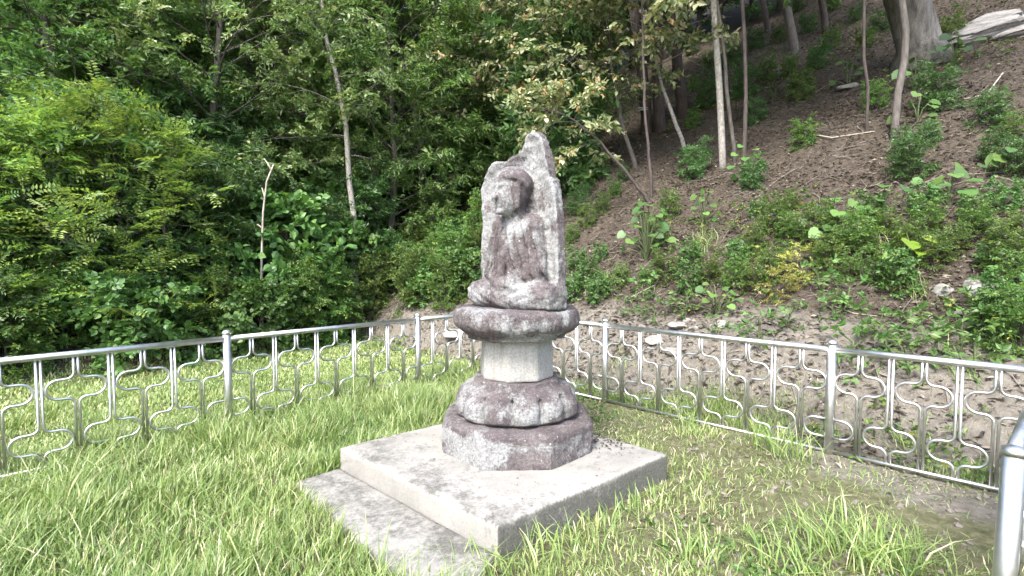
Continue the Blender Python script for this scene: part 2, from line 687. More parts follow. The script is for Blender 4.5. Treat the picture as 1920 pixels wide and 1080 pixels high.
M['leaf_vine'] = leaf_mat('leaf_vine', [(0.0, (0.048, 0.105, 0.030)), (0.6, (0.082, 0.165, 0.042)), (1.0, (0.13, 0.22, 0.055))], trans=0.3, rough=0.45)
M['leaf_lime'] = leaf_mat('leaf_lime', [(0.0, (0.20, 0.32, 0.035)), (1.0, (0.28, 0.38, 0.05))], trans=0.4, hue=0.0)
M['leaf_yellow'] = leaf_mat('leaf_yellow', [(0.0, (0.16, 0.21, 0.04)), (0.5, (0.30, 0.30, 0.07)), (1.0, (0.42, 0.36, 0.13))], trans=0.35)
M['grass'] = leaf_mat('grass_blade', [(0.0, (0.075, 0.130, 0.034)), (0.45, (0.165, 0.245, 0.068)), (0.8, (0.29, 0.35, 0.125)), (0.92, (0.44, 0.42, 0.24)), (1.0, (0.54, 0.49, 0.34))], trans=0.35, rough=0.36, hue=0.0, spec=0.55)
M['litter'] = leaf_mat('dead_leaf', [(0.0, (0.028, 0.022, 0.016)), (0.4, (0.090, 0.071, 0.053)), (0.8, (0.205, 0.168, 0.128)), (1.0, (0.375, 0.325, 0.262))], trans=0.1, rough=0.7, hue=0.0)

# ------------------------------------------------------------------ ground
PC = np.array([-0.079, 2.696])
PLf = np.array([-1.338, 3.866])
PRt = np.array([1.174, 3.735])
PBk = PLf + PRt - PC


def bare_amount(x, y):
    r = dr(x, y)
    b = smooth(0.1, 0.5, r) * (1 - smooth(1.1, 2.2, r)) * 0.8
    b = b * (0.35 + 0.65 * smooth(-6, -1.0, dl(x, y) * -1 + 0.0))
    # bare strip inside the right fence, towards the camera
    g = np.exp(-((r + 0.25) / 0.45) ** 2) * smooth(-0.5, 1.8, x - 1.4)
    return np.clip(b + 0.75 * g, 0, 1)


def build_ground():
    # one sheet: fine near the yard, coarse out to the horizon
    g1 = np.concatenate([np.linspace(-320, -40, 12), np.linspace(-36, -12, 13), np.linspace(-11, 14, 180), np.linspace(15, 40, 14), np.linspace(50, 320, 10)])
    g2 = np.concatenate([np.linspace(-320, -20, 12), np.linspace(-15, 0.5, 10), np.linspace(1, 22, 170), np.linspace(23, 60, 20), np.linspace(70, 320, 10)])
    X, Y = np.meshgrid(g1, g2, indexing='ij')
    Z = terrain(X, Y)
    V = np.stack([X, Y, Z], -1).reshape(-1, 3)
    nx, ny = len(g1), len(g2)
    i, j = np.meshgrid(np.arange(nx - 1), np.arange(ny - 1), indexing='ij')
    a = (i * ny + j).ravel()
    F = np.stack([a, a + ny, a + ny + 1, a + 1], 1)
    x, y = V[:, 0], V[:, 1]
    r, l = dr(x, y), dl(x, y)
    lawn = (1 - smooth(-0.1, 0.6, r)) * (1 - smooth(3.6, 5.0, l))
    me = mesh_np('ground', V, F, M['ground'], {'lawn': lawn, 'bare': bare_amount(x, y)})
    link('ground', me, kind='structure')


build_ground()


# ------------------------------------------------------------------ concrete platform with step
def slab(name, quad, z0, z1, parent, h=0.022, rnd=0.012, seed=0, stain=None):
    c = np.mean(quad, axis=0)
    q = np.array(quad)

    def fn(p):
        d2 = s_poly(p[:, :2], q)
        dz = np.maximum(p[:, 2] - z1, z0 - p[:, 2])
        k = np.stack([d2 + rnd, dz + rnd], 1)
        d = np.linalg.norm(np.maximum(k, 0), axis=1) + np.minimum(k.max(1), 0) - rnd
        return d
    lo = [q[:, 0].min() - 0.06, q[:, 1].min() - 0.06, z0 - 0.05]
    hi = [q[:, 0].max() + 0.06, q[:, 1].max() + 0.06, z1 + 0.06]
    V, F = surface_nets(fn, lo, hi, h)
    N = vnormals(V, F)
    V = V + N * (0.006 * fbm(V, 6, 3, seed))[:, None]
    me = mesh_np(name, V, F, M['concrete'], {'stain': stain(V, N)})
    return link(name, me, parent)


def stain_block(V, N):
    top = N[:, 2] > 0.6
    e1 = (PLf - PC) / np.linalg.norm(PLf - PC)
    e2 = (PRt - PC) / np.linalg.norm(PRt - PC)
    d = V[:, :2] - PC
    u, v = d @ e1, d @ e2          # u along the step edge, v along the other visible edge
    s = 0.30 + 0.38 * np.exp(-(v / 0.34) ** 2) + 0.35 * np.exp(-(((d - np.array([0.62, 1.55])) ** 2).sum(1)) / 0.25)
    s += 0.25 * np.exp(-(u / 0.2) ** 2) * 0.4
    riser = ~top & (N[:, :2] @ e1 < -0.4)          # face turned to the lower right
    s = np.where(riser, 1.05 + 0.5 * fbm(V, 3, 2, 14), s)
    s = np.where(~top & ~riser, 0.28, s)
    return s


plat = link('concrete_platform', None, loc=(0, 0, 0), label='square pale concrete platform with a low step, under the stone pedestal', cat='platform')
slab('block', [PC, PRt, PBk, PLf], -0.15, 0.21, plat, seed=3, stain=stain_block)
e_out = np.array([-0.68, -0.733])
slab('step', [PC + e_out * 0.5 + np.array([0.1, -0.09]), PC + e_out * 0.004 + np.array([0.1, -0.09]) * 0, PLf + e_out * 0.004, PLf + e_out * 0.36], -0.15, 0.05, plat, seed=5,
     stain=lambda V, N: 0.66 + 0.3 * fbm(V, 2.5, 2, 8))

# ------------------------------------------------------------------ stone pedestal
CX, CY = 0.035, 3.99


def stone_attrs(V, N, lich0, moss0=0.0, seed=0):
    li = lich0 + 0.08 + 0.95 * fbm(V, 5.5, 3, 40 + seed)
    mo = moss0 + 0.5 * fbm(V, 3.5, 3, 60 + seed)
    return {'lichen': np.clip(li, 0, 1.2), 'moss': np.clip(mo, 0, 1)}


def octagon(R, rot=0.0, sq=(1, 1)):
    return [(R * sq[0] * math.cos(rot + k * math.pi / 4), R * sq[1] * math.sin(rot + k * math.pi / 4)) for k in range(8)]


def prism_sdf(p, poly, z0, z1, rnd):
    d2 = s_poly(p[:, :2], poly)
    dz = np.maximum(p[:, 2] - z1, z0 - p[:, 2])
    k = np.stack([d2 + rnd, dz + rnd], 1)
    return np.linalg.norm(np.maximum(k, 0), axis=1) + np.minimum(k.max(1), 0) - rnd


def sdf_part(name, fn, lo, hi, h, mat, parent, rough=0.006, attrs=None, seed=0, rscale=9):
    V, F = surface_nets(fn, lo, hi, h)
    N = vnormals(V, F)
    V = V + N * (rough * fbm(V, rscale, 4, seed) + 0.8 * rough * fbm(V, 5, 2, seed + 5) + 0.35 * rough * fbm(V, rscale * 4, 2, seed + 9))[:, None]
    me = mesh_np(name, V, F, mat, attrs(V, N) if attrs else None)
    return link(name, me, parent)


ped = link('stone_pedestal', None, loc=(CX, CY, 0.205), label='weathered round lotus pedestal with pale column on an octagonal base, on the concrete platform', cat='pedestal')
Z0 = 0.205
o8 = octagon(0.615, math.pi / 8)


def f_base(p):
    d = prism_sdf(p, o8, -0.01, 0.235, 0.016)
    d2 = prism_sdf(p, octagon(0.595, math.pi / 8), 0.195, 0.255, 0.018)
    return smin(d, d2, 0.02)


def a_base(V, N):
    a = stone_attrs(V, N, 0.62, 0.1, 1)
    a['lichen'] = np.clip(a['lichen'] - 0.55 * smooth(0.16, 0.21, V[:, 2]) + 0.25 * (V[:, 0] < -0.2), 0, 1.2)
    return a


sdf_part('base_slab', f_base, (-0.68, -0.68, -0.05), (0.68, 0.68, 0.32), 0.016, M['stone'], ped, 0.010, a_base, 1)


def lotus_fn(n, r_low, r_top, z0, z1, flip=False, rot=0.0, dep=0.035):
    def fn(p):
        z = p[:, 2]
        t = np.clip((z - z0) / (z1 - z0), 0, 1)
        if flip:
            t = 1 - t
        r = np.hypot(p[:, 0], p[:, 1])
        a = np.arctan2(p[:, 1], p[:, 0]) + rot
        ph = (a * n / (2 * math.pi)) % 1.0
        lobe = np.abs(np.cos(ph * math.pi))          # 0 at the seam between petals... 1 on the ridge
        inner = np.abs(np.sin(ph * math.pi)) ** 0.34
        belly = np.sqrt(np.clip(1 - ((t - 0.30) / 0.72) ** 2, 0, 1))
        prof = r_top + (r_low - r_top) * belly
        prof = prof - 0.05 * smooth(0.18, 0.0, t)
        seam = dep * (1 - inner) * smooth(0.02, 0.25, t) * (1 - smooth(0.72, 0.9, t))
        rad = r - (prof - seam)
        dz = np.maximum(z - z1, z0 - z)
        k = np.stack([rad + 0.03, dz + 0.03], 1)
        return (np.linalg.norm(np.maximum(k, 0), axis=1) + np.minimum(k.max(1), 0) - 0.03) * 0.8
    return fn


f_lot = lotus_fn(13, 0.495, 0.33, 0.245, 0.50, dep=0.10, rot=0.2)


def f_lower(p):
    d = f_lot(p)
    ring = prism_sdf(p, octagon(0.352, math.pi / 8), 0.46, 0.545, 0.015)
    return smin(d, ring, 0.02)


sdf_part('lotus_base', f_lower, (-0.55, -0.55, 0.2), (0.55, 0.55, 0.6), 0.013, M['stone'], ped, 0.012,
         lambda V, N: {k: v + (0.22 * smooth(0.44, 0.5, V[:, 2]) if k == 'lichen' else 0) for k, v in stone_attrs(V, N, 0.34, 0.22, 2).items()}, 2)
o8c = octagon(0.284, 0.5585)


def f_col(p):
    q = p.copy()
    tp = 1 + 0.05 * (0.86 - p[:, 2]) / 0.3
    q[:, 0] /= tp
    q[:, 1] /= tp
    return prism_sdf(q, o8c, 0.545, 0.862, 0.008)


sdf_part('column', f_col, (-0.33, -0.33, 0.5), (0.33, 0.33, 0.9), 0.012, M['granite'], ped, 0.002, None, 3, 16)
f_up = lotus_fn(16, 0.497, 0.40, 0.885, 1.085, flip=True, dep=0.022)


def f_cap(p):
    r = np.hypot(p[:, 0], p[:, 1])
    z = p[:, 2]
    prof = 0.36 + 0.135 * np.sqrt(np.clip(1 - ((z - 1.0) / 0.125) ** 2, 0, 1))
    d = f_up(p)
    q = np.stack([r - 0.415, np.abs(z - 0.985) - 0.07], 1)
    tor = np.linalg.norm(np.maximum(q, 0), axis=1) + np.minimum(q.max(1), 0) - 0.0
    a = np.arctan2(p[:, 1], p[:, 0])
    tt = np.clip((z - 0.885) / 0.20, 0, 1)
    prof = np.where(tt < 0.5, 0.385 + 0.112 * np.sin(math.pi / 2 * np.minimum(tt / 0.5, 1)) ** 0.75, 0.497 - 0.022 * ((tt - 0.5) / 0.5) ** 2)
    prof = prof - 0.038 * (1 - np.abs(np.sin(a * 8 + 0.3)) ** 0.35) * smooth(0.85, 0.6, tt)
    kk = np.stack([r - prof + 0.014, np.maximum(z - 1.085, 0.885 - z) + 0.014], 1)
    tor = (np.linalg.norm(np.maximum(kk, 0), axis=1) + np.minimum(kk.max(1), 0) - 0.014) * 0.85
    ring = prism_sdf(p, octagon(0.40, math.pi / 8), 0.860, 0.93, 0.012)
    topd = prism_sdf(p, octagon(0.455, math.pi / 8), 1.03, 1.085, 0.012)
    return smin(smin(tor, ring, 0.03), topd, 0.02)


sdf_part('lotus_capital', f_cap, (-0.56, -0.56, 0.82), (0.56, 0.56, 1.14), 0.013, M['stone'], ped, 0.011,
         lambda V, N: {k: v + (0.3 * smooth(-0.2, 0.35, V[:, 0]) if k == 'moss' else 0.25 * smooth(0.93, 0.88, V[:, 2])) for k, v in stone_attrs(V, N, 0.34, 0.12, 4).items()}, 4)

# ------------------------------------------------------------------ the carved statue
TH = math.radians(43)
CT, ST = math.cos(TH), math.sin(TH)
SB = Z0 + 1.088                     # underside of the statue in the world


def zx(zoomx):
    return (zoomx - 425.0) * 0.001440


def zz(zoomy):
    return (1018.0 - zoomy) * 0.001392


def U(zoomx, wd):
    return (zx(zoomx) + wd * ST) / CT


SLT = 0.085
left_side = [(238, 1018), (236, 860), (236, 780), (234, 690), (241, 560), (239, 430), (231, 330), (256, 275), (285, 222), (306, 194), (332, 184), (378, 198), (410, 180), (440, 172), (466, 152), (475, 125), (481, 98), (496, 76), (516, 66), (542, 63)]
right_side = [(572, 68), (592, 86), (612, 122), (622, 190), (638, 262), (640, 318), (655, 330), (662, 370), (672, 450), (682, 600), (688, 800), (690, 1018)]
slab_poly = [(U(x, 0), zz(y)) for x, y in left_side] + [((zx(x) - SLT * ST) / CT, zz(y)) for x, y in right_side]
HU, HW, HZ = U(390, 0.14), 0.115, zz(388)


def f_statue_parts(p):
    u, wv, z = p[:, 0], p[:, 1], p[:, 2]
    # halo slab, its face slightly hollowed, thickened rim
    d2 = s_poly(p[:, [0, 2]], slab_poly)
    hollow = 0.03 * smooth(0.0, 0.10, -d2)
    k = np.stack([d2 + 0.02, np.maximum(wv - (0.02 - hollow), -(SLT) - wv) + 0.02], 1)
    halo = np.linalg.norm(np.maximum(k, 0), axis=1) + np.minimum(k.max(1), 0) - 0.02
    # lap: crossed legs on the block, flush with the slab's ends
    lap = s_box(p, (0.045, 0.025, 0.095), (0.40, 0.11, 0.10), 0.035)
    lap = smin(lap, s_cap(p, (-0.275, 0.105, 0.105), (0.06, 0.175, 0.075), 0.108, 0.075), 0.03)
    lap = smin(lap, s_cap(p, (0.33, 0.085, 0.105), (0.04, 0.175, 0.075), 0.105, 0.075), 0.03)
    lap = smin(lap, s_cap(p, (-0.25, 0.125, 0.05), (0.33, 0.125, 0.05), 0.06, 0.06), 0.03)
    lap = smin(lap, s_cap(p, (0.20, 0.175, 0.145), (-0.02, 0.195, 0.15), 0.042, 0.038), 0.014)
    # torso, seen through a thin robe
    BU = 0.05
    q = u - BU
    tor = s_ell(p, (BU, 0.01, 0.34), (0.20, 0.17, 0.37))
    tor = smin(tor, s_cap(p, (BU - 0.14, 0.025, 0.62), (BU + 0.14, 0.025, 0.62), 0.085, 0.085), 0.06)
    tor = smin(tor, s_ell(p, (BU, 0.05, 0.48), (0.145, 0.12, 0.19)), 0.04)
    for s in (-1, 1):
        ux = BU + 0.178 * s
        up_a = s_cap(p, (ux - 0.015 * s, 0.03, 0.605), (ux + 0.035 * s, 0.045, 0.27), 0.080, 0.076)
        fo = s_cap(p, (ux + 0.03 * s, 0.055, 0.265), (BU + 0.07 * s, 0.185, 0.205), 0.068, 0.044)
        tor = smin(tor, smin(up_a, fo, 0.04), 0.035)
    # folds: ridges fanning from the shoulders, with narrow grooves between
    band = smooth(0.17, 0.26, z) * (1 - smooth(0.58, 0.66, z)) * smooth(-0.01, 0.05, wv)
    ph = (np.abs(q + 0.02) * 1.05 + z * 0.30) * 96.0
    tor = tor - 0.038 * band * (np.abs(np.sin(ph * 0.5)) ** 0.7 - 0.6)
    hand = smin(s_cap(p, (0.13, 0.195, 0.20), (0.00, 0.215, 0.19), 0.036, 0.03), s_cap(p, (-0.03, 0.195, 0.20), (0.10, 0.215, 0.195), 0.036, 0.03), 0.012)
    tor = smin(tor, hand, 0.02)
    for s in (-1, 1):
        tor = smin(tor, s_cap(p, (BU + 0.10 * s, 0.095, 0.675), (BU + 0.0 * s, 0.190, 0.40), 0.026, 0.022), 0.008)
    tor = smin(tor, s_cap(p, (BU, 0.188, 0.40), (BU - 0.03, 0.205, 0.14), 0.028, 0.03), 0.010)
    legph = (z * 1.2 - np.abs(q) * 0.5) * 80.0
    lap = lap - 0.009 * (np.abs(np.sin(legph * 0.5)) ** 0.7 - 0.6) * smooth(0.02, 0.06, z) * smooth(0.08, 0.14, wv)
    # head, turned a little further than the body
    c = np.array([HU, HW, HZ])
    yaw = 0.16
    q = p - c
    p = np.stack([q[:, 0] * math.cos(yaw) + q[:, 1] * math.sin(yaw), -q[:, 0] * math.sin(yaw) + q[:, 1] * math.cos(yaw), q[:, 2]], 1) + c
    u, wv, z = p[:, 0], p[:, 1], p[:, 2]
    hd = s_ell(p, c, (0.126, 0.136, 0.172))
    hd = smin(hd, s_ell(p, c + (0, 0.030, -0.085), (0.088, 0.090, 0.095)), 0.04)
    hd = smin(hd, s_cap(p, (HU, 0.05, 0.64), (HU, 0.085, HZ - 0.1), 0.08, 0.07), 0.02)
    for s in (-1, 1):
        hd = smax(hd, -s_ell(p, c + (0.050 * s, 0.138, 0.008), (0.036, 0.030, 0.024)), 0.012)      # eye hollow
        hd = smin(hd, s_ell(p, c + (0.049 * s, 0.108, 0.003), (0.026, 0.012, 0.011)), 0.006)       # lowered lid
        hd = smin(hd, s_cap(p, c + (0.018 * s, 0.118, 0.042), c + (0.085 * s, 0.088, 0.040), 0.012, 0.010), 0.012)   # brow
        hd = smin(hd, s_cap(p, c + (0.116 * s, 0.020, 0.055), c + (0.113 * s, 0.030, -0.12), 0.020, 0.024), 0.006)   # long ear
    hd = smin(hd, s_cap(p, c + (0, 0.122, 0.035), c + (0, 0.146, -0.045), 0.012, 0.022), 0.008)    # nose
    hd = smin(hd, s_cap(p, c + (-0.030, 0.118, -0.086), c + (0.030, 0.118, -0.086), 0.010, 0.010), 0.005)
    hd = smin(hd, s_cap(p, c + (-0.024, 0.115, -0.108), c + (0.024, 0.115, -0.108), 0.011, 0.011), 0.005)
    hd = smin(hd, s_ell(p, c + (0, 0.100, -0.148), (0.036, 0.030, 0.026)), 0.014)
    hair = s_ell(p, c + (0, -0.015, 0.050), (0.152, 0.148, 0.140))
    cut = (c[2] + 0.075) - z + (wv - c[1]) * 0.30 - 0.9 * np.maximum(-(wv - c[1]) - 0.0, 0)
    hair = smax(hair, cut - 0.02, 0.02)
    hd = smin(hd, hair, 0.014)
    return halo, lap, tor, hd


def f_statue(p):
    a, b, c, d = f_statue_parts(p)
    s = smin(smin(a, b, 0.04), c, 0.04)
    s = smin(s, d, 0.03)
    s = np.maximum(s, -p[:, 2])
    # erosion
    return s


def build_statue():
    root = link('stone_buddha', None, loc=(CX - 0.01, CY - 0.02, SB), rot=(0, 0, -TH), label='weathered grey and purple seated Buddha carved in front of a pointed stone slab', cat='statue')
    V, F = surface_nets(f_statue, (-0.56, -0.26, -0.03), (0.62, 0.42, 1.42), 0.0092)
    # local axes: u to the viewer's right along the slab, w out of its face = local -y
    a, b, c, d = f_statue_parts(V)
    N = vnormals(V, F)
    which = np.argmin(np.stack([a, b, c, d - 0.004], 1), 1)
    V = V - N * np.where(which == 3, 0.6, 1.0)[:, None] * (0.014 * fbm(V, 9, 3, 81) + 0.009 * np.maximum(fbm(V, 24, 2, 82), -0.2) + 0.003 * (which == 3) * noise3(V, 40, 77))[:, None]
    N = vnormals(V, F)
    # lichen: the sheltered rim and chest stay purple, the face of the slab is pale
    li = 0.58 + 0.9 * fbm(V, 5.0, 3, 90)
    front = smooth(0.3, 0.8, N[:, 1])
    li = li + np.where(which == 0, 0.28 * front - 0.22 * (1 - front), 0)
    li = li + np.where(which == 1, 0.08, 0) + np.where(which == 3, 0.0, 0)
    ch = np.exp(-((V[:, 0] - (-0.02 - 0.25 * (V[:, 2] - 0.5))) / 0.07) ** 2) * (which == 2)
    li = li - 0.55 * ch
    li = li - 0.35 * np.exp(-((V[:, 0] - 0.25) / 0.05) ** 2) * (which == 2)
    facem = (which == 3) & (V[:, 1] > HW + 0.05) & (V[:, 2] < HZ + 0.06)
    li = li + 0.30 * facem
    hairm = (which == 3) & (V[:, 2] > HZ + 0.05)
    li = li - 0.12 * hairm
    li = li - 0.4 * ((which == 3) & (V[:, 0] > HU + 0.09))
    mo = 0.08 + 0.35 * fbm(V, 4, 2, 95) + 0.55 * smooth(0.15, 0.4, V[:, 0]) * smooth(0.3, 0.1, V[:, 2])
    W = V.copy()
    W[:, 1] = -V[:, 1]                # mirror w into local -y
    NW = N.copy()
    NW[:, 1] = -N[:, 1]
    Fw = F[:, ::-1]
    fw = np.stack([which[F[:, k]] for k in range(4)], 1)
    fmax = np.sort(fw, 1)[:, 1]
    for k, nm in enumerate(('halo_slab', 'crossed_legs', 'torso', 'head')):
        sel = Fw[fmax == k]
        ids, inv = np.unique(sel, return_inverse=True)
        me = mesh_np(nm, W[ids], inv.reshape(sel.shape), M['stone'], {'lichen': np.clip(li[ids], 0, 1.2), 'moss': np.clip(mo[ids], 0, 1)})
        me.normals_split_custom_set_from_vertices([tuple(q) for q in NW[ids]])
        link(nm, me, root)


build_statue()

# ------------------------------------------------------------------ stainless fence
RZ = 0.905        # height of the top rail's axis
TUBE_R, PAIR = 0.0104, 0.0140


def arc(cx, cz, r, a0, a1, n):
    a = np.radians(np.linspace(a0, a1, n))
    return [(cx + r * math.cos(t), cz + r * math.sin(t)) for t in a]


def tube_mesh(pitch, zc):
    """one bent tube: straight down, out into a side loop centred at height zc, back and down again"""
    R, q = 0.078, 0.048
    xm = pitch - PAIR - 2 * TUBE_R - 0.001
    pts = [(PAIR, RZ - 0.01)]
    pts += arc(PAIR + q, zc + R + q, q, 180, 270, 5)
    pts += arc(xm - R, zc, R, 90, -90, 11)
    pts += arc(PAIR + q, zc - R - q, q, 90, 180, 5)
    pts += [(PAIR, 0.035)]
    P = np.array([(x, 0, z) for x, z in pts])
    V, F = tubes([(P, TUBE_R)], 8)
    return mesh_np('bent_tube', V, F, M['steel'])


def loop_mesh(pitch):
    """half of the closed loop that starts from a post"""
    R = 0.078
    zc = 0.228
    xm = pitch - PAIR - 2 * TUBE_R - 0.001
    pts = [(0.028, zc + R)] + arc(xm - R, zc, R, 90, -90, 11) + [(0.028, zc - R)]
    P = np.array([(x, 0, z) for x, z in pts])
    V, F = tubes([(P, TUBE_R)], 8)
    return mesh_np('side_loop', V, F, M['steel'])


def post_meshes(r=0.037, h=0.955):
    V, F = tubes([(np.array([(0, 0, -0.15), (0, 0, 0.4), (0, 0, h)]), r)], 20)
    post = mesh_np('post', V, F, M['steel'])
    for pl in post.polygons:
        if len(pl.vertices) == 3:
            pl.use_smooth = False
    prof = [(r + 0.004, h - 0.004), (r + 0.005, h + 0.010), (r + 0.002, h + 0.018), (r * 0.78, h + 0.028), (r * 0.4, h + 0.034), (0.002, h + 0.036)]
    V, F = tubes([(np.array([(0, 0, z) for _, z in prof]), np.array([a for a, _ in prof]))], 20)
    return post, mesh_np('post_cap', V, F, M['steel'])


POST, CAP = post_meshes()


def fence_run(points, is_post, label, z_at=0.0, skip_end=False, tilt_last=None):
    """points: plan positions of posts along one straight run"""
    pts = [np.array(p, float) for p in points]
    root = link('steel_fence', None, loc=(pts[0][0], pts[0][1], 0), label=label, cat='fence', group='stainless steel fence around the yard')
    o = pts[0]

    def add(nm, me, p, rz, rx=0):
        return link(nm, me, root, (p[0] - o[0], p[1] - o[1], 0), (rx, 0, rz))
    for k, p in enumerate(pts):
        if is_post[k]:
            po = add('post', POST, p, 0)
            link('post_cap', CAP, po)
            if tilt_last and k == len(pts) - 1:
                po.rotation_euler = tilt_last
    for k in range(len(pts) - 1):
        a, b = pts[k], pts[k + 1]
        L = float(np.linalg.norm(b - a))
        d = (b - a) / L
        rz = math.atan2(d[1], d[0])
        n = max(2, round(L / 0.2225))
        pitch = L / n
        e0, e1 = 0.03, L - 0.03
        V, F = tubes([(np.array([(e0, 0, RZ), (L / 2, 0, RZ), (e1, 0, RZ)]), 0.0265)], 16)
        add('top_rail', mesh_np('top_rail', V, F, M['steel']), a, rz)
        V, F = tubes([(np.array([(e0, 0, 0.03), (L / 2, 0, 0.03), (e1, 0, 0.03)]), 0.015)], 10)
        add('bottom_rail', mesh_np('bottom_rail', V, F, M['steel']), a, rz)
        hi, lo = tube_mesh(pitch, 0.63), tube_mesh(pitch, 0.228)
        lp = loop_mesh(pitch)
        add('side_loop', lp, a, rz)
        if n % 2 == 0:
            add('side_loop', lp, b, rz + math.pi)
        for i in range(1, n):
            me = hi if i % 2 else lo
            p = a + d * pitch * i
            add('bent_tube', me, p, rz)
            add('bent_tube', me, p, rz + math.pi)
    return root


PL0 = PL1 - UL * 2.226
fence_run([CORNER + UL * 0, PL2, PL1, PL0], [1, 1, 1, 1], 'stainless steel fence of looped tubes along the lawn towards the dense leafy forest')
PR3 = np.array([3.585, 3.40])
fence_run([PR1, PR2, PR3], [1, 1, 1], 'stainless steel fence of looped tubes below the bare brown slope')
# the bay between the hidden corner and the first post seen right of the pedestal belongs to the same run
r_root = [o for o in COL.objects if o.name.startswith('steel_fence')][-1]


def extra_bay(root, a, b):
    o = root.location
    L = float(np.linalg.norm(b - a))
    d = (b - a) / L
    rz = math.atan2(d[1], d[0])
    n = round(L / 0.2225)
    n += n % 2
    pitch = L / n

    def add(nm, me, p, r):
        link(nm, me, root, (p[0] - o[0], p[1] - o[1], 0), (0, 0, r))
    for nm, z, r in (('top_rail', RZ, 0.0265), ('bottom_rail', 0.03, 0.015)):
        V, F = tubes([(np.array([(0.03, 0, z), (L / 2, 0, z), (L - 0.03, 0, z)]), r)], 14)
        add(nm, mesh_np(nm, V, F, M['steel']), a, rz)
    hi, lo, lp = tube_mesh(pitch, 0.63), tube_mesh(pitch, 0.228), loop_mesh(pitch)
    add('side_loop', lp, b, rz + math.pi)
    add('side_loop', lp, a, rz)
    for i in range(1, n):
        p = a + d * pitch * i
        for r in (rz, rz + math.pi):
            add('bent_tube', hi if i % 2 else lo, p, r)


extra_bay(r_root, CORNER, PR1)
NEAR = np.array([1.958, 1.965])
fence_run([PR3 + (NEAR - PR3) * 0.03, NEAR], [0, 1], 'short end of steel fence with a thick post closest to the camera', tilt_last=(math.radians(-1.0), math.radians(2.6), 0)).location.z = -0.07

# ------------------------------------------------------------------ foliage generators
LEAF2 = (np.array([(0, 0, 0), (0.5, 0.42, 0.10), (0, 1, -0.06), (-0.5, 0.42, 0.10)]), np.array([(0, 1, 2), (0, 2, 3)]))
LEAF4 = (np.array([(0, 0, 0), (0.42, 0.25, 0.07), (0.44, 0.58, 0.05), (0, 1, -0.12), (-0.44, 0.58, 0.05), (-0.42, 0.25, 0.07), (0, 0.5, -0.03)]),
         np.array([(0, 1, 2, 6), (6, 2, 3, 3), (0, 6, 4, 5), (6, 3, 4, 4)]))


def unit(a):
    return a / (np.linalg.norm(a, axis=-1, keepdims=True) + 1e-9)


def leaves(pos, axis, nrm, length, width, tint, tmpl=LEAF2):
    """many leaves in one soup"""
    TV, TF = tmpl
    a = unit(axis)
    x = unit(np.cross(a, nrm))
    z = np.cross(x, a)
    L = length[:, None, None]
    W = (length * width)[:, None, None]
    V = pos[:, None] + TV[None, :, 0:1] * W * x[:, None] + TV[None, :, 1:2] * L * a[:, None] + TV[None, :, 2:3] * L * z[:, None]
    n, k = len(pos), len(TV)
    F = (TF[None] + (np.arange(n) * k)[:, None, None]).reshape(-1, TF.shape[1])
    if TF.shape[1] == 4:
        tri = F[:, 2] == F[:, 3]
        F = [F[~tri], F[tri][:, :3]]
    else:
        F = [F]
    return V.reshape(-1, 3), F, np.repeat(tint, k)


def sprays(rng, org, dirs, nleaf, L, width, droop=0.25, planar=0.8, slen=0.35, tmpl=LEAF2, tint0=0.5, tvar=0.25, pinnate=False):
    """leaf sprays: leaves set alternately along a short twig"""
    n = len(org)
    d = unit(dirs + rng.normal(0, 0.25, dirs.shape))
    up = np.array([0, 0, 1.0]) + rng.normal(0, 0.35 if pinnate else 0.6, (n, 3))
    side = unit(np.cross(d, up))
    nn = np.cross(side, d)
    s = (np.arange(nleaf) + 0.5) / nleaf
    sl = slen * rng.uniform(0.7, 1.25, n)
    P = org[:, None] + d[:, None] * (s[None, :, None] * sl[:, None, None])
    P[..., 2] -= droop * sl[:, None] * s[None] ** 2
    if pinnate:
        sgn = np.where(np.arange(nleaf) % 2, 1.0, -1.0)
        fw = 0.35
    else:
        sgn = np.where(np.arange(nleaf) % 2, 1.0, -1.0)
        fw = 0.65
    A = side[:, None] * sgn[None, :, None] + d[:, None] * fw + rng.normal(0, 0.10 if pinnate else 0.28, (n, nleaf, 3))
    A[..., 2] -= droop * (0.3 if pinnate else 0.8)
    NN = nn[:, None] * planar + rng.normal(0, 0.12 if pinnate else 0.5, (n, nleaf, 3)) + 1e-3
    ln = L * rng.uniform(0.65, 1.2, (n, nleaf))
    ti = np.clip(tint0 + tvar * rng.normal(0, 0.6, (n, 1)) + tvar * rng.normal(0, 0.8, (n, nleaf)), 0, 1)
    return leaves(P.reshape(-1, 3), A.reshape(-1, 3), NN.reshape(-1, 3), ln.ravel(), width, ti.ravel(), tmpl)


def bend(rng, p0, d0, L, n, wob, grav):
    """a wandering branch"""
    P = [np.array(p0, float)]
    d = np.array(d0, float)
    d /= np.linalg.norm(d)
    for k in range(n):
        d = d + rng.normal(0, wob, 3) + np.array([0, 0, grav])
        d /= np.linalg.norm(d)
        P.append(P[-1] + d * L / n)
    return np.array(P)


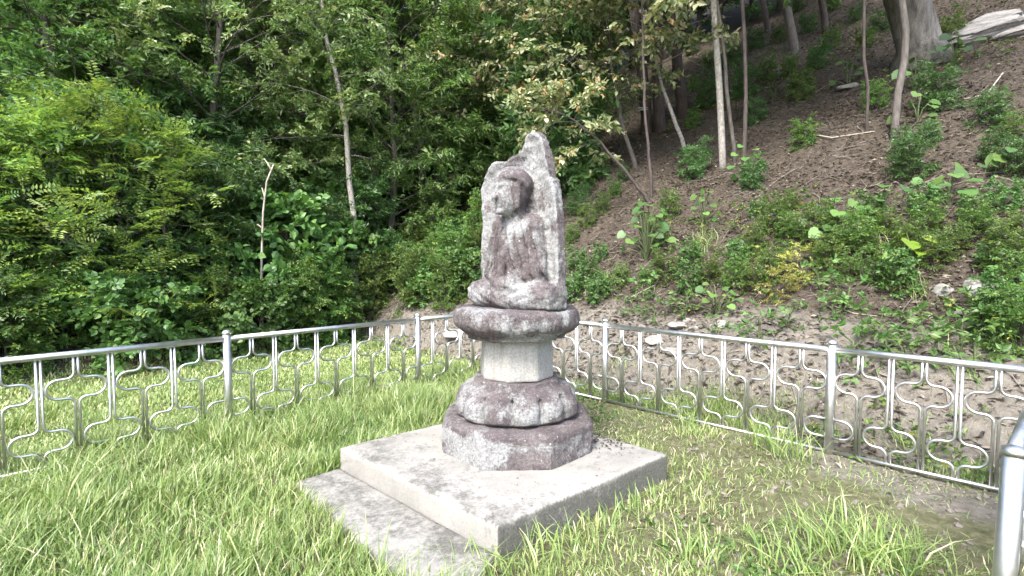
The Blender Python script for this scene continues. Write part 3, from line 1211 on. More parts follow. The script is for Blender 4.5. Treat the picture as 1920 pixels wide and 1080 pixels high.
def make_tree(name, seed, H, r0, mat_bark, mat_leaf, f0=0.3, crown_r=2.0, n1=26, n2=6, ns=7, leafL=0.10, width=0.45, nleaf=9, slen=0.34, lean=(0, 0), wob=0.05,
              tint0=0.5, tvar=0.25, tmpl=LEAF2, pinnate=False, grav=-0.015, droop=0.25, elev=(0.2, 1.05), top=True, shape='round', bias=(0, 0), bare=0.0, path=None, flare=1.35, tip=0.008):
    rng = np.random.default_rng(seed)
    root = link(name, None)
    T = bend(rng, (0, 0, -0.25), (lean[0], lean[1], 1.0), H + 0.25, 14, wob, 0.05)
    if path is not None:
        T = np.array(path, float)
        kk = np.linspace(0, len(T) - 1, 15)
        k0 = np.minimum(kk.astype(int), len(T) - 2)
        T = T[k0] + (T[k0 + 1] - T[k0]) * (kk - k0)[:, None]
        T[1:-1] += rng.normal(0, 0.012, (13, 3))
    tf = np.linspace(0, 1, len(T))
    TR = r0 * (1 - tf) ** 0.8 + tip
    TR[0] *= flare
    V, F = tubes([(T, TR)], 9)
    trunk = link('trunk', mesh_np('trunk', V, F, M[mat_bark]), root)
    paths, org, dirs = [], [], []
    for i in range(n1):
        f = f0 + (1 - f0) * ((i + rng.random()) / n1) ** 0.9
        f = min(f, 0.985)
        k = f * (len(T) - 1)
        k0 = int(k)
        p0 = T[k0] + (T[min(k0 + 1, len(T) - 1)] - T[k0]) * (k - k0)
        az = i * 2.4 + rng.normal(0, 0.5)
        g = (f - f0) / (1 - f0)
        prof = {'round': math.sin(math.pi * (0.18 + 0.74 * g)) ** 0.8, 'cone': 1.05 - 0.85 * g, 'vase': 0.45 + 0.55 * g}[shape]
        e = elev[0] + (elev[1] - elev[0]) * g + rng.normal(0, 0.12)
        d = np.array([math.cos(az) * math.cos(e) + bias[0], math.sin(az) * math.cos(e) + bias[1], math.sin(e)])
        L = crown_r * prof * rng.uniform(0.75, 1.15) * (1 + 0.5 * max(0, d[0] * bias[0] + d[1] * bias[1]))
        B = bend(rng, p0, d, L, 6, 0.10, grav)
        rb = max(0.009, r0 * 0.34 * (1 - 0.6 * g))
        paths.append((B, rb * (1 - np.linspace(0, 0.85, len(B)))))
        for j in range(n2):
            t = 0.28 + 0.72 * (j + rng.random()) / n2
            kk = min(t * 6, 5.99)
            q0 = B[int(kk)] + (B[int(kk) + 1] - B[int(kk)]) * (kk - int(kk))
            bd = unit(B[int(kk) + 1] - B[int(kk)])
            s2 = unit(np.cross(bd, (0, 0, 1.0))) * (1 if j % 2 else -1)
            d2 = bd * 0.7 + s2 * rng.uniform(0.4, 1.1) + np.array([0, 0, rng.normal(0.05, 0.25)])
            L2 = L * 0.42 * (1.15 - 0.6 * t) * rng.uniform(0.7, 1.3) + 0.12
            S = bend(rng, q0, d2, L2, 4, 0.14, grav)
            paths.append((S, np.linspace(rb * 0.38, 0.003, len(S))))
            if rng.random() < bare:
                continue
            u = rng.uniform(0.15, 1.0, ns) * (len(S) - 1.001)
            ki = u.astype(int)
            org.append(S[ki] + (S[ki + 1] - S[ki]) * (u - ki)[:, None])
            az2 = rng.uniform(0, 2 * math.pi, ns)
            dd = unit(S[ki + 1] - S[ki]) * 0.8 + np.stack([np.cos(az2), np.sin(az2), rng.normal(0.05, 0.3, ns)], 1) * 0.75
            dirs.append(dd)
    V, F = tubes(paths, 4, cap=False)
    br = link('branches', mesh_np('branches', V, F, M[mat_bark]), root)
    org, dirs = np.concatenate(org), np.concatenate(dirs)
    V, F, ti = sprays(rng, org, dirs, nleaf, leafL, width, droop, 0.8, slen, tmpl, tint0, tvar, pinnate)
    # leaves at the outside of the crown are younger and lighter
    cr = link('crown', mesh_np('crown', V, F, M[mat_leaf], {'tint': ti}, smooth_sh=False), root)
    KIDS[root.name] = [trunk, br, cr]
    return root


def place(root, xy, rotz=0.0, scale=1.0, label=None, cat=None, group=None, tilt=(0, 0), dz=0.0):
    root.location = (xy[0], xy[1], tz(xy[0], xy[1]) + dz)
    root.rotation_euler = (tilt[0], tilt[1], rotz)
    root.scale = (scale,) * 3
    tag(root, label, cat, group)
    return root


def again(root, xy, rotz, scale, label=None, group=None, tilt=(0, 0), dz=0.0):
    return copy_tree(root, (xy[0], xy[1], tz(xy[0], xy[1]) + dz), rotz, scale, label, group, tilt)


# ------------------------------------------------------------------ forest on the far side of the lawn
def forest():
    fine = make_tree('forest_tree', 101, 8.5, 0.10, 'bark_grey', 'leaf_mid', f0=0.10, crown_r=2.5, n1=52, n2=7, ns=9, leafL=0.115, width=0.44, nleaf=9, shape='round', tint0=0.64)
    dark = make_tree('forest_tree', 102, 9.5, 0.12, 'bark_dark', 'leaf_dark', f0=0.10, crown_r=2.7, n1=52, n2=7, ns=9, leafL=0.14, width=0.42, nleaf=8)
    oliv = make_tree('forest_tree', 103, 8.0, 0.10, 'bark_grey', 'leaf_olive', f0=0.16, crown_r=2.6, n1=50, n2=7, ns=9, leafL=0.095, width=0.55, nleaf=10, slen=0.3, tint0=0.64)
    will = make_tree('forest_tree', 104, 9.0, 0.11, 'bark_grey', 'leaf_mid', f0=0.12, crown_r=2.5, n1=52, n2=7, ns=9, leafL=0.15, width=0.28, nleaf=10, droop=0.5, tint0=0.62)
    G = 'forest trees beyond the lawn'
    C = 'tree'
    place(fine, at_depth(120, 10.2), 0.4, 1.0, 'mid green small-leaved tree standing over the yellow-green saplings', C, G)
    place(oliv, at_depth(395, 11.3), 1.2, 1.05, 'olive green fine-leaved tree rising above the bare forked stick', C, G)
    place(will, at_depth(800, 14.0), 2.2, 1.1, 'bright narrow-leaved tree behind the statue, beside the tree with turning leaves', C, G)
    place(dark, at_depth(60, 13.5), 0.0, 1.1, 'tall deep green tree at the top left corner of the picture', C, G)
    again(fine, at_depth(640, 14.5), 2.9, 1.0, 'mid green tree behind the pale crooked trunk', G)
    again(dark, at_depth(250, 13.0), 2.0, 0.95, 'dark green tree in the second row behind the saplings', G)
    again(oliv, at_depth(520, 15.0), 4.0, 1.1, 'olive green tree in the second row with sunlit top', G)
    again(fine, at_depth(-20, 9.6), 5.0, 0.95, 'mid green tree leaning in at the left picture edge', G)
    again(fine, at_depth(300, 12.2), 5.5, 0.95, 'mid green tree between the olive tree and the saplings', G)
    again(will, at_depth(500, 13.0), 1.0, 0.95, 'narrow-leaved tree between the olive tree and the crooked pale trunk', G)
    again(fine, at_depth(735, 13.2), 0.3, 0.95, 'mid green tree just right of the crooked pale trunk', G)
    again(will, at_depth(900, 16.0), 4.6, 1.05, 'narrow-leaved tree directly behind the statue slab', G)
    back = 'forest tree far back whose crown closes the view'
    rr = random.Random(4)
    for k, (px, d) in enumerate([(1330, 30), (1560, 32), (1760, 30), (1940, 30), (-80, 15), (-10, 17), (150, 17), (330, 16.5), (450, 19), (600, 19), (720, 18), (840, 19.5), (930, 18), (1010, 21), (180, 23), (500, 24), (780, 25), (940, 25), (1080, 26), (1180, 27)]):
        again((fine, dark, oliv, will, dark)[k % 5], at_depth(px, d), rr.uniform(0, 6.28), rr.uniform(1.0, 1.3), back, 'far forest trees')


forest()


# ------------------------------------------------------------------ saplings, bushes and vines at the forest edge
def edge_plants():
    rr = random.Random(11)
    loc = make_tree('locust_sapling', 201, 3.4, 0.035, 'bark_grey', 'leaf_locust', f0=0.06, crown_r=1.35, n1=30, n2=4, ns=4, leafL=0.092, width=0.46, nleaf=15, slen=0.46, tint0=0.72,
                    pinnate=True, droop=0.22, elev=(0.35, 1.25), grav=0.03, shape='round', wob=0.04)
    loc2 = make_tree('locust_sapling', 202, 3.0, 0.03, 'bark_grey', 'leaf_locust', f0=0.06, crown_r=1.25, n1=28, n2=4, ns=4, leafL=0.092, width=0.46, nleaf=15, slen=0.44, tint0=0.74,
                     pinnate=True, droop=0.22, elev=(0.35, 1.25), grav=0.03, shape='round', wob=0.05)
    G = 'pinnate-leaved saplings beyond the steel fence'
    place(loc, at_depth(215, 8.1), 0.5, 1.0, 'tall yellow-green sapling with feathery leaves, topmost of its clump', 'sapling', G)
    place(loc2, at_depth(60, 7.6), 1.5, 0.98, 'feathery yellow-green sapling at the left edge of the picture', 'sapling', G)
    again(loc, at_depth(320, 8.6), 3.6, 0.88, 'feathery green sapling nearest the forked stick, lower than its neighbour', G)
    again(loc2, at_depth(150, 8.9), 4.4, 0.95, 'feathery sapling standing half behind the tallest one', G)
    again(loc2, at_depth(-40, 7.2), 3.1, 0.9, 'feathery sapling cut by the left edge, behind the fence rail', G)
    ba = make_tree('undergrowth_bush', 211, 1.5, 0.02, 'bark_dark', 'leaf_shrub', f0=0.03, crown_r=0.95, n1=30, n2=5, ns=6, leafL=0.085, width=0.5, nleaf=8, slen=0.22, shape='vase', elev=(0.2, 1.2))
    bb = make_tree('undergrowth_bush', 212, 1.3, 0.02, 'bark_dark', 'leaf_vine', f0=0.03, crown_r=0.95, n1=26, n2=5, ns=5, leafL=0.12, width=0.8, nleaf=6, slen=0.26, shape='round', elev=(0.1, 1.1), tmpl=LEAF4)
    bc = make_tree('undergrowth_bush', 213, 1.7, 0.02, 'bark_dark', 'leaf_dark', f0=0.03, crown_r=1.0, n1=30, n2=5, ns=6, leafL=0.11, width=0.42, nleaf=8, slen=0.24, shape='vase', elev=(0.2, 1.2))
    G2 = 'bushes along the forest edge'
    La = 'leafy green bush in the undergrowth at the forest edge'
    Lb = 'bush hung with broad round vine leaves at the forest edge'
    Lc = 'dark green bush in the shade of the forest'
    first = {id(b): True for b in (ba, bb, bc)}
    spots = []
    ORD = 'first second third fourth fifth sixth seventh eighth ninth tenth eleventh twelfth thirteenth fourteenth fifteenth sixteenth seventeenth eighteenth nineteenth twentieth'.split()
    nth = 0
    for k in range(64):
        a = -6.6 + 13.2 * (k % 22) / 21 + rr.uniform(-0.25, 0.25)
        row = k // 22
        l = (4.5, 5.6, 7.0)[min(row, 2)] + rr.uniform(-0.35, 0.35)
        spots.append((a, l, row))
    for a, l, row in spots:
        xy = PL2 + UL * a + NL * l
        if dr(xy[0], xy[1]) > 1.6:
            continue
        b, lab = rr.choice(((ba, La), (bb, Lb), (ba, La))) if row == 0 else rr.choice(((ba, La), (bb, Lb), (bc, Lc), (bc, Lc)))
        px = 960 + xy[0] / xy[1] * FOC
        if row == 0 and px > 0 and nth < len(ORD):
            lab = ('broad-leaved viny bush' if b is bb else 'small-leaved green bush') + ' at the lawn edge, ' + ORD[nth] + ' from the left in the front row'
            nth += 1
        sc = rr.uniform(0.55, 0.85) if row == 0 else rr.uniform(0.8, 1.35)
        if first[id(b)]:
            first[id(b)] = False
            place(b, xy, rr.uniform(0, 6), sc, lab, 'bush', G2)
        else:
            again(b, xy, rr.uniform(0, 6), sc, lab, G2)
    for k, (px, py) in enumerate([(770, 575), (805, 560), (835, 575), (865, 565), (790, 530), (825, 520), (855, 530), (880, 545), (770, 500), (815, 485), (850, 490), (885, 500), (840, 450), (875, 455), (905, 470), (800, 455)]):
        g = on_ground(px, py)
        b = (ba, bb)[k % 3 == 1]
        again(b, g[:2], rr.uniform(0, 6), rr.uniform(0.35, 0.6), 'low leafy bush on the rising ground just left of the statue', 'bushes beside the statue')
    # shaded bushes between the trees, up the gully behind the statue
    for k in range(48):
        d = rr.uniform(11.5, 22)
        px = rr.uniform(-40, 1120)
        xy = at_depth(px, d)
        if dl(*xy) < 7.5 and dr(*xy) < 4:
            continue
        b, lab = rr.choice(((ba, La), (bc, Lc), (bc, Lc)))
        again(b, xy, rr.uniform(0, 6), rr.uniform(1.1, 1.9), 'dark bush deep in the forest shade between the trunks' if b is bc else 'leafy bush deep in the forest between the trunks', 'bushes deep in the forest')
    return ba, bb, bc


BA, BB, BC = edge_plants()


def px_path(pts, d, dzdepth=0.0):
    """plan a stem whose seen course runs through these picture points at depth d; returns base and local path"""
    W = []
    for k, (px, py) in enumerate(pts):
        r = ray(px, py)
        W.append(r * (d + dzdepth * k) / r[1] + np.array([0, 0, EYE]))
    W = np.array(W)
    return W


def stem_tree(name, pts, r0, bark, leaf, label, cat='tree', group=None, extend=5.0, seed=0, base=None, **kw):
    """tree on the slope: its stem passes the given points (first = foot on the ground), then goes on above the picture"""
    if base:
        b2 = at_depth(pts[0][0], base)
        g = np.array([b2[0], b2[1], tz(*b2)])
    else:
        g = on_ground(*pts[0])
    d = g[1]
    W = px_path(pts, d)
    W[0] = g
    dirn = unit(W[-1] - W[-2])
    P = list(W)
    if extend:
        P.append(W[-1] + (dirn * 0.6 + np.array([0, 0, 0.4])) * extend * 0.5)
        P.append(P[-1] + np.array([dirn[0] * 0.3, 0.1, 0.9]) * extend * 0.5)
    P = np.array(P) - g
    P = np.concatenate([[P[0] - np.array([0, 0, 0.3])], P])
    # even spacing
    seg = np.concatenate([[0], np.cumsum(np.linalg.norm(np.diff(P, axis=0), axis=1))])
    q = np.linspace(0, seg[-1], 16)
    P = np.stack([np.interp(q, seg, P[:, k]) for k in range(3)], 1)
    t = make_tree(name, seed, 1, r0, bark, leaf, path=P, **kw)
    t.location = g
    tag(t, label, cat, group)
    return t


def slope_trees():
    G = 'slender trees on the slope'
    can = dict(f0=0.60, crown_r=3.3, n1=26, n2=6, ns=7, leafL=0.20, width=0.55, nleaf=8, slen=0.45, elev=(0.0, 0.9))
    stem_tree('slender_tree', [(1356, 312), (1352, 230), (1345, 120), (1335, 0)], 0.03, 'bark_pale', 'leaf_mid', 'straight slender tree with pale whitish bark on the slope', group=G, seed=301, flare=1.1, tip=0.042, **can)
    stem_tree('slender_tree', [(1378, 303), (1366, 200), (1358, 90), (1342, 0)], 0.022, 'bark_grey', 'leaf_mid', 'thin brown stem just right of the pale-barked tree', group=G, seed=302, tip=0.02, **{**can, 'n1': 10})
    stem_tree('slender_tree', [(1397, 328), (1396, 210), (1402, 130), (1392, 50), (1392, 0)], 0.02, 'bark_dark', 'leaf_vine', 'thin dark crooked stem with large leaves at its foot', group=G, seed=303, tip=0.02, **{**can, 'n1': 8})
    stem_tree('slender_tree', [(1677, 262), (1681, 180), (1697, 130), (1700, 50), (1688, 0)], 0.03, 'bark_grey', 'leaf_mid', 'crooked brown trunk bent like an S in front of the big tree', group=G, seed=304, tip=0.03, **can)
    stem_tree('slender_tree', [(1625, 245), (1627, 160), (1618, 80), (1620, 0)], 0.018, 'bark_dark', 'leaf_mid', 'very thin dark stem between the pale tree and the crooked trunk', group=G, seed=305, tip=0.01, **{**can, 'n1': 5})
    stem_tree('slender_tree', [(1490, 100), (1482, 50), (1472, 0)], 0.085, 'bark_grey', 'leaf_dark', 'grey trunk far up the slope among dark undergrowth', group=G, seed=306, tip=0.05, **can)
    stem_tree('slender_tree', [(1548, 62), (1545, 30), (1540, 0)], 0.07, 'bark_dark', 'leaf_dark', 'dark trunk high on the slope, partly hidden by leaves', group=G, seed=307, tip=0.04, **can)
    stem_tree('slender_tree', [(1440, 60), (1436, 30), (1430, 0)], 0.08, 'bark_dark', 'leaf_dark', 'dark trunk at the top edge above the pale-barked tree', group=G, seed=308, tip=0.04, **can)
    stem_tree('big_tree', [(1730, 112), (1722, 60), (1700, 0)], 0.22, 'bark_old', 'leaf_dark', 'thick grey-barked old tree with flaring foot near the rock outcrop', group=None, seed=309, tip=0.2, flare=1.6, extend=8, **{**can, 'crown_r': 4.2, 'n1': 30})
    GP = 'dark pine trunks behind the statue'
    for k, (pts, r, lab) in enumerate([
            ([(1212, 250), (1205, 150), (1190, 30)], 0.08, 'dark reddish pine trunk tied with a pale ribbon'),
            ([(1238, 244), (1232, 150), (1226, 20)], 0.08, 'dark pine trunk in the middle of the three'),
            ([(1281, 216), (1270, 120), (1258, 20)], 0.08, 'dark pine trunk farthest from the statue, with bark plates')]):
        stem_tree('pine_tree', pts, r, 'bark_pine', 'leaf_dark', lab, group=GP, seed=320 + k, tip=0.09, extend=7, flare=1.25, **{**can, 'f0': 0.72, 'crown_r': 3.4, 'n1': 22})
    # small trees with turning leaves, just behind the statue
    tan = dict(f0=0.36, crown_r=1.9, n1=26, n2=6, ns=5, leafL=0.13, width=0.55, nleaf=6, slen=0.32, tmpl=LEAF4, tint0=0.52, tvar=0.28, grav=-0.07, elev=(0.2, 0.8), bias=(-0.55, -0.25), wob=0.05)
    GT = 'small trees with turning leaves behind the statue'
    stem_tree('small_tree', [(1092, 332), (1062, 250), (1045, 170), (1033, 90), (1020, 10)], 0.045, 'bark_grey', 'leaf_tan', 'small tree with tan and olive leaves spreading over the statue slab', group=GT, seed=341, extend=0.8, **{**tan, 'crown_r': 2.7, 'n1': 34})
    stem_tree('small_tree', [(1193, 312), (1165, 230), (1150, 150), (1140, 60), (1120, -30)], 0.05, 'bark_grey', 'leaf_tan', 'forked grey tree with turning leaves, middle one behind the statue', group=GT, seed=342, extend=0.8, **{**tan, 'n1': 28})
    stem_tree('small_tree', [(1286, 286), (1260, 215), (1235, 140), (1222, 70), (1215, 0)], 0.045, 'bark_pale', 'leaf_tan', 'leaning pale stem with few turning leaves in front of the pines', group=GT, seed=343, extend=0.6, **{**tan, 'n1': 12, 'f0': 0.5, 'bare': 0.3, 'bias': (0.1, -0.2)})
    stem_tree('small_tree', [(1218, 378), (1180, 330), (1120, 260), (1060, 215), (1020, 205)], 0.032, 'bark_dark', 'leaf_tan', 'low leaning dark stem with turning leaves beside the statue slab', group=GT, seed=344, extend=0, **{**tan, 'n1': 10, 'f0': 0.5, 'crown_r': 0.8, 'bare': 0.4})
    stem_tree('slender_tree', [(1223, 372), (1215, 290), (1210, 205), (1206, 100), (1204, 0)], 0.022, 'bark_dark', 'leaf_tan', 'thin dark pole-like stem in front of the pine trunks', group=G, seed=345, extend=1, tip=0.012, **{**can, 'f0': 0.75, 'n1': 6, 'crown_r': 1.2})
    # pale crooked trunk and vine-hung trees on the other side
    W = [(668, 470), (662, 400), (655, 330), (650, 240), (633, 150), (612, 60), (600, -20)]
    stem_tree('crooked_tree', W, 0.045, 'bark_pale', 'leaf_olive', 'crooked pale trunk climbing through the green foliage beside the forked stick', seed=351, extend=1.5, tip=0.03, base=11.6, f0=0.42, crown_r=2.0, n1=26, n2=6, ns=6, leafL=0.10, width=0.55, nleaf=8)
    for k, (pts, lab) in enumerate([
            ([(300, 330), (285, 250), (270, 180)], 'slim grey trunk glimpsed in the shade above the saplings'),
            ([(215, 260), (190, 120), (150, 40)], 'dark slanting branch-like trunk in the foliage above the saplings'),
            ([(710, 480), (706, 400), (703, 330)], 'thin bare stem just right of the crooked pale trunk')]):
        stem_tree('slender_tree', pts, 0.05, 'bark_grey', 'leaf_dark', lab, group='trunks glimpsed in the forest', seed=360 + k, extend=3, tip=0.02, f0=0.6, crown_r=1.6, n1=14, n2=5, ns=6, leafL=0.12, width=0.5, nleaf=8)
    # trees farther up, closing the view between the trunks
    rr = random.Random(8)
    fine = make_tree('upland_tree', 371, 10, 0.13, 'bark_dark', 'leaf_dark', f0=0.14, crown_r=2.7, n1=46, n2=6, ns=7, leafL=0.16, width=0.5, nleaf=8)
    fl = True
    for px, d in [(1060, 22), (1120, 24), (1180, 26), (1240, 25), (1300, 26), (1340, 24), (1400, 25), (1450, 24), (1520, 26), (1570, 21), (1640, 28), (1710, 26), (1800, 27), (1880, 26), (1960, 25), (1280, 30), (1480, 31), (1650, 33)]:
        lab = 'dark leafy tree high up the slope closing the view'
        if fl:
            place(fine, at_depth(px, d), 1, 1, lab, 'tree', 'trees high up the slope')
            fl = False
        else:
            again(fine, at_depth(px, d), rr.uniform(0, 6), rr.uniform(0.9, 1.2), lab, 'trees high up the slope')


slope_trees()


def ribbon():
    g = on_ground(1212, 250)
    r = ray(1208, 207)
    c = r * g[1] / r[1] + np.array([0, 0, EYE])
    a = np.linspace(0, 2 * math.pi, 15)
    paths = []
    for dz, sl in ((0.0, 0.02), (0.07, 0.04)):
        P = np.stack([0.155 * np.cos(a), 0.155 * np.sin(a), dz + sl * np.sin(a)], 1)
        paths.append((P, 0.018))
    V, F = tubes(paths, 5, cap=False)
    link('ribbon', mesh_np('ribbon', V, F, M['ribbon']), loc=c, label='pale ribbon wound twice round a dark pine trunk', cat='ribbon')


ribbon()


def dead_sticks():
    def stick(pts_list, d, label, r=0.02, name='dead_stick', mat='deadwood'):
        if d:
            W = [px_path(p, d) for p in pts_list]
        else:
            W = [np.array([on_ground(*q) + np.array([0, 0, r * 2]) for q in p]) for p in pts_list]
        base = W[0][0].copy()
        base[2] = tz(base[0], base[1])
        paths = []
        for k, w in enumerate(W):
            w = w - base
            if k == 0 and d:
                w = np.concatenate([[[w[0][0], w[0][1], -0.1]], w])
            paths.append((w, np.linspace(r, r * 0.45, len(w)) * (1 if k == 0 else 0.6)))
        V, F = tubes(paths, 6)
        link(name, mesh_np(name, V, F, M[mat]), loc=base, label=label, cat='stick')
    stick([[(490, 520), (491, 470), (493, 400), (500, 340), (513, 308)], [(497, 375), (494, 362), (491, 352)], [(509, 320), (503, 308), (495, 297)], [(492, 428), (487, 424), (482, 420)]], 9.3,
          'bare pale forked dead stick standing in the undergrowth', 0.026)
    stick([[(1560, 575), (1600, 590), (1650, 596)]], 0, 'thin fallen branch lying across the bare bank', 0.008)
    stick([[(1180, 560), (1230, 535), (1260, 527)]], 0, 'short fallen twig on the bank near the pedestal', 0.007)
    stick([[(1490, 250), (1560, 262), (1640, 250)]], 0, 'long fallen branch lying on the leaf litter up the slope', 0.018)
    stick([[(1880, 140), (1850, 180), (1800, 190)]], 0, 'bare bent branch beside the rock outcrop', 0.014)


dead_sticks()

# ------------------------------------------------------------------ stones
import bmesh


def rock_mesh(seed, sx, sy, sz, mat, sub=4, cuts=9, rough=0.06, layers=0.0):
    bm = bmesh.new()
    bmesh.ops.create_icosphere(bm, subdivisions=sub, radius=1.0)
    V = np.array([v.co[:] for v in bm.verts])
    F = np.array([[v.index for v in f.verts] for f in bm.faces])
    bm.free()
    rng = np.random.default_rng(seed)
    for _ in range(cuts):
        n = unit(rng.normal(0, 1, 3))
        o = rng.uniform(0.5, 0.85)
        e = np.maximum(V @ n - o, 0)
        V = V - e[:, None] * n * 0.95
    V = V + unit(V) * (rough * fbm(V, 3, 4, seed))[:, None]
    if layers:
        V[:, :2] *= (1 + layers * np.sign(np.sin(V[:, 2] * 11 + 2 * fbm(V, 1.5, 2, seed + 3))) * 0.5)[:, None]
    V = V * np.array([sx, sy, sz])
    me = mesh_np('rock', V, F, M[mat], smooth_sh=True)
    try:
        me.set_sharp_from_angle(angle=math.radians(35))
    except Exception:
        pass
    return me


def stones():
    G = 'stones on the bank behind the fence'
    for k, (px, py, w, h, lab) in enumerate([
            (1352, 612, 16, 11, 'single pale flat-topped stone lying on the bank just above the fence rail'),
            (1272, 612, 24, 9, 'low pale stone left of the single stone, half buried'),
            (1288, 604, 10, 7, 'small pale stone behind the low half-buried one'),
            (1300, 617, 12, 7, 'small grey stone touching the half-buried one'),
            (1768, 550, 21, 16, 'rounded grey stone under the overhanging weeds on the bank'),
            (1822, 538, 15, 15, 'upright pale stone beside the big flat rock'),
            (1862, 552, 46, 24, 'big flat pale rock sunk in the bank among weeds'),
            (1796, 588, 10, 7, 'small bright white stone on the litter below the big flat rock'),
            (1766, 614, 17, 9, 'low pale stone nearest the fence rail below the white stone'),
            (850, 628, 26, 10, 'pale stone behind the fence next to the pedestal'),
            (1230, 640, 22, 11, 'pale stone seen through the fence loops near the pedestal'),
            (1262, 660, 18, 10, 'flat pinkish stone seen through the fence under the stone group'),
            (1590, 165, 20, 8, 'low bluish stone on the litter up the slope')]):
        g = on_ground(px, py)
        m = g[1] / FOC
        me = rock_mesh(400 + k, w * m, w * m * 0.9, h * m, 'rock', 3)
        link('stone', me, loc=(g[0], g[1], g[2] + h * m * 0.15), rot=(0, 0, k * 1.3), label=lab, cat='stone', group=G)
    g = on_ground(1860, 72)
    m = g[1] / FOC
    root = link('rock_outcrop', None, loc=g, label='layered grey rock outcrop jutting from the top of the slope', cat='rock')
    me = rock_mesh(451, 95 * m, 70 * m, 30 * m, 'rock_dark', 5, 8, 0.10, 0.07)
    link('ledge', me, root, (0.0, 0.25, 0.25), (0.1, -0.25, 0.3))
    me = rock_mesh(452, 80 * m, 60 * m, 24 * m, 'rock_dark', 5, 8, 0.10, 0.07)
    link('ledge', me, root, (0.75, -0.1, 0.1), (0.15, -0.2, -0.2))


stones()

# ------------------------------------------------------------------ plants on the slope
HEART = (np.array([(0, 0.06, 0), (0.22, -0.06, 0.05), (0.46, 0.12, 0.06), (0.52, 0.38, 0.02), (0.36, 0.72, -0.02), (0, 1.0, -0.14), (-0.36, 0.72, -0.02), (-0.52, 0.38, 0.02), (-0.46, 0.12, 0.06), (-0.22, -0.06, 0.05), (0, 0.45, -0.045)]),
         np.array([(0, 1, 2, 10), (10, 2, 3, 4), (10, 4, 5, 5), (10, 5, 6, 6), (10, 6, 7, 8), (10, 8, 9, 0)]))


def big_leaf(mat, tint):
    V, F, t = leaves(np.zeros((1, 3)), np.array([[0, 1.0, 0]]), np.array([[0, 0, 1.0]]), np.array([1.0]), 1.0, np.array([tint]), HEART)
    return mesh_np('leaf', V, F, M[mat], {'tint': t})


LEAVES = [big_leaf('leaf_vine', t) for t in (0.15, 0.4, 0.6, 0.9)]
LIME = [big_leaf('leaf_lime', t) for t in (0.2, 0.8)]


def broad_plant(px, py, n, size, height, label, seed, group='broad-leaved plants on the slope', spread=0.35, pool=None, g=None, along=None):
    rng = random.Random(seed)
    g = on_ground(px, py) if g is None else g
    root = link('broad_leaved_plant', None, loc=g, label=label, cat='plant', group=group)
    stems = []
    for i in range(n):
        f = (i + 0.6) / n
        if along:
            bx = along * (f - 0.5) * 2
            by = rng.uniform(-0.1, 0.1)
            z = height * rng.uniform(0.5, 1.0)
            p = Vector((bx, by - 0.05, z + (tz(g[0] + bx, g[1] + by) - g[2])))
            stems.append((np.array([(bx * 0.96, by, z * 0.0 + tz(g[0] + bx, g[1] + by) - g[2]), (bx, by, p.z * 0.6 + 0.4 * (tz(g[0] + bx, g[1] + by) - g[2])), tuple(p)]), 0.006))
        else:
            az = i * 2.4 + rng.uniform(-0.4, 0.4)
            rad = spread * (0.35 + 0.65 * rng.random()) * (1.1 - 0.5 * f)
            z = height * (0.18 + 0.82 * f)
            p = Vector((math.cos(az) * rad, math.sin(az) * rad, z))
            stems.append((np.array([(0, 0, -0.05), (p.x * 0.35, p.y * 0.35, z * 0.6), tuple(p)]), 0.0085))
        az = math.atan2(p.y, p.x) + rng.uniform(-0.6, 0.6)
        # tip outwards and down, blade turned up and a little to the light
        ax = Vector((math.cos(az) * 0.8, math.sin(az) * 0.8 - 0.35, rng.uniform(-0.6, -0.1))).normalized()
        nr = Vector((rng.uniform(-0.4, 0.2), -0.7 + rng.uniform(-0.3, 0.3), 0.75))
        xx = ax.cross(nr).normalized()
        rot = Matrix((xx, ax, xx.cross(ax))).transposed().to_euler()
        o = link('leaf', rng.choice(pool or LEAVES), root, p, rot, (size * rng.uniform(0.7, 1.15),) * 3)
    if along:
        for st in stems:
            V, F = tubes([st], 4, cap=False)
            link('stem', mesh_np('stem', V, F, M['leaf_stem']), root)
    else:
        V, F = tubes(stems, 4, cap=False)
        link('stems', mesh_np('stems', V, F, M['leaf_stem']), root)
    return root


M['twig'] = simple_mat('dead_twig', (0.07, 0.058, 0.048), (0.25, 0.215, 0.18), 4, 0.9, 0.2)
M['clod'] = simple_mat('earth_crumb', (0.07, 0.06, 0.05), (0.24, 0.21, 0.18), 3, 0.95, 0.3)
M['leaf_stem'] = simple_mat('green_stem', (0.05, 0.075, 0.025), (0.10, 0.12, 0.05), 12, 0.7, 0.1)


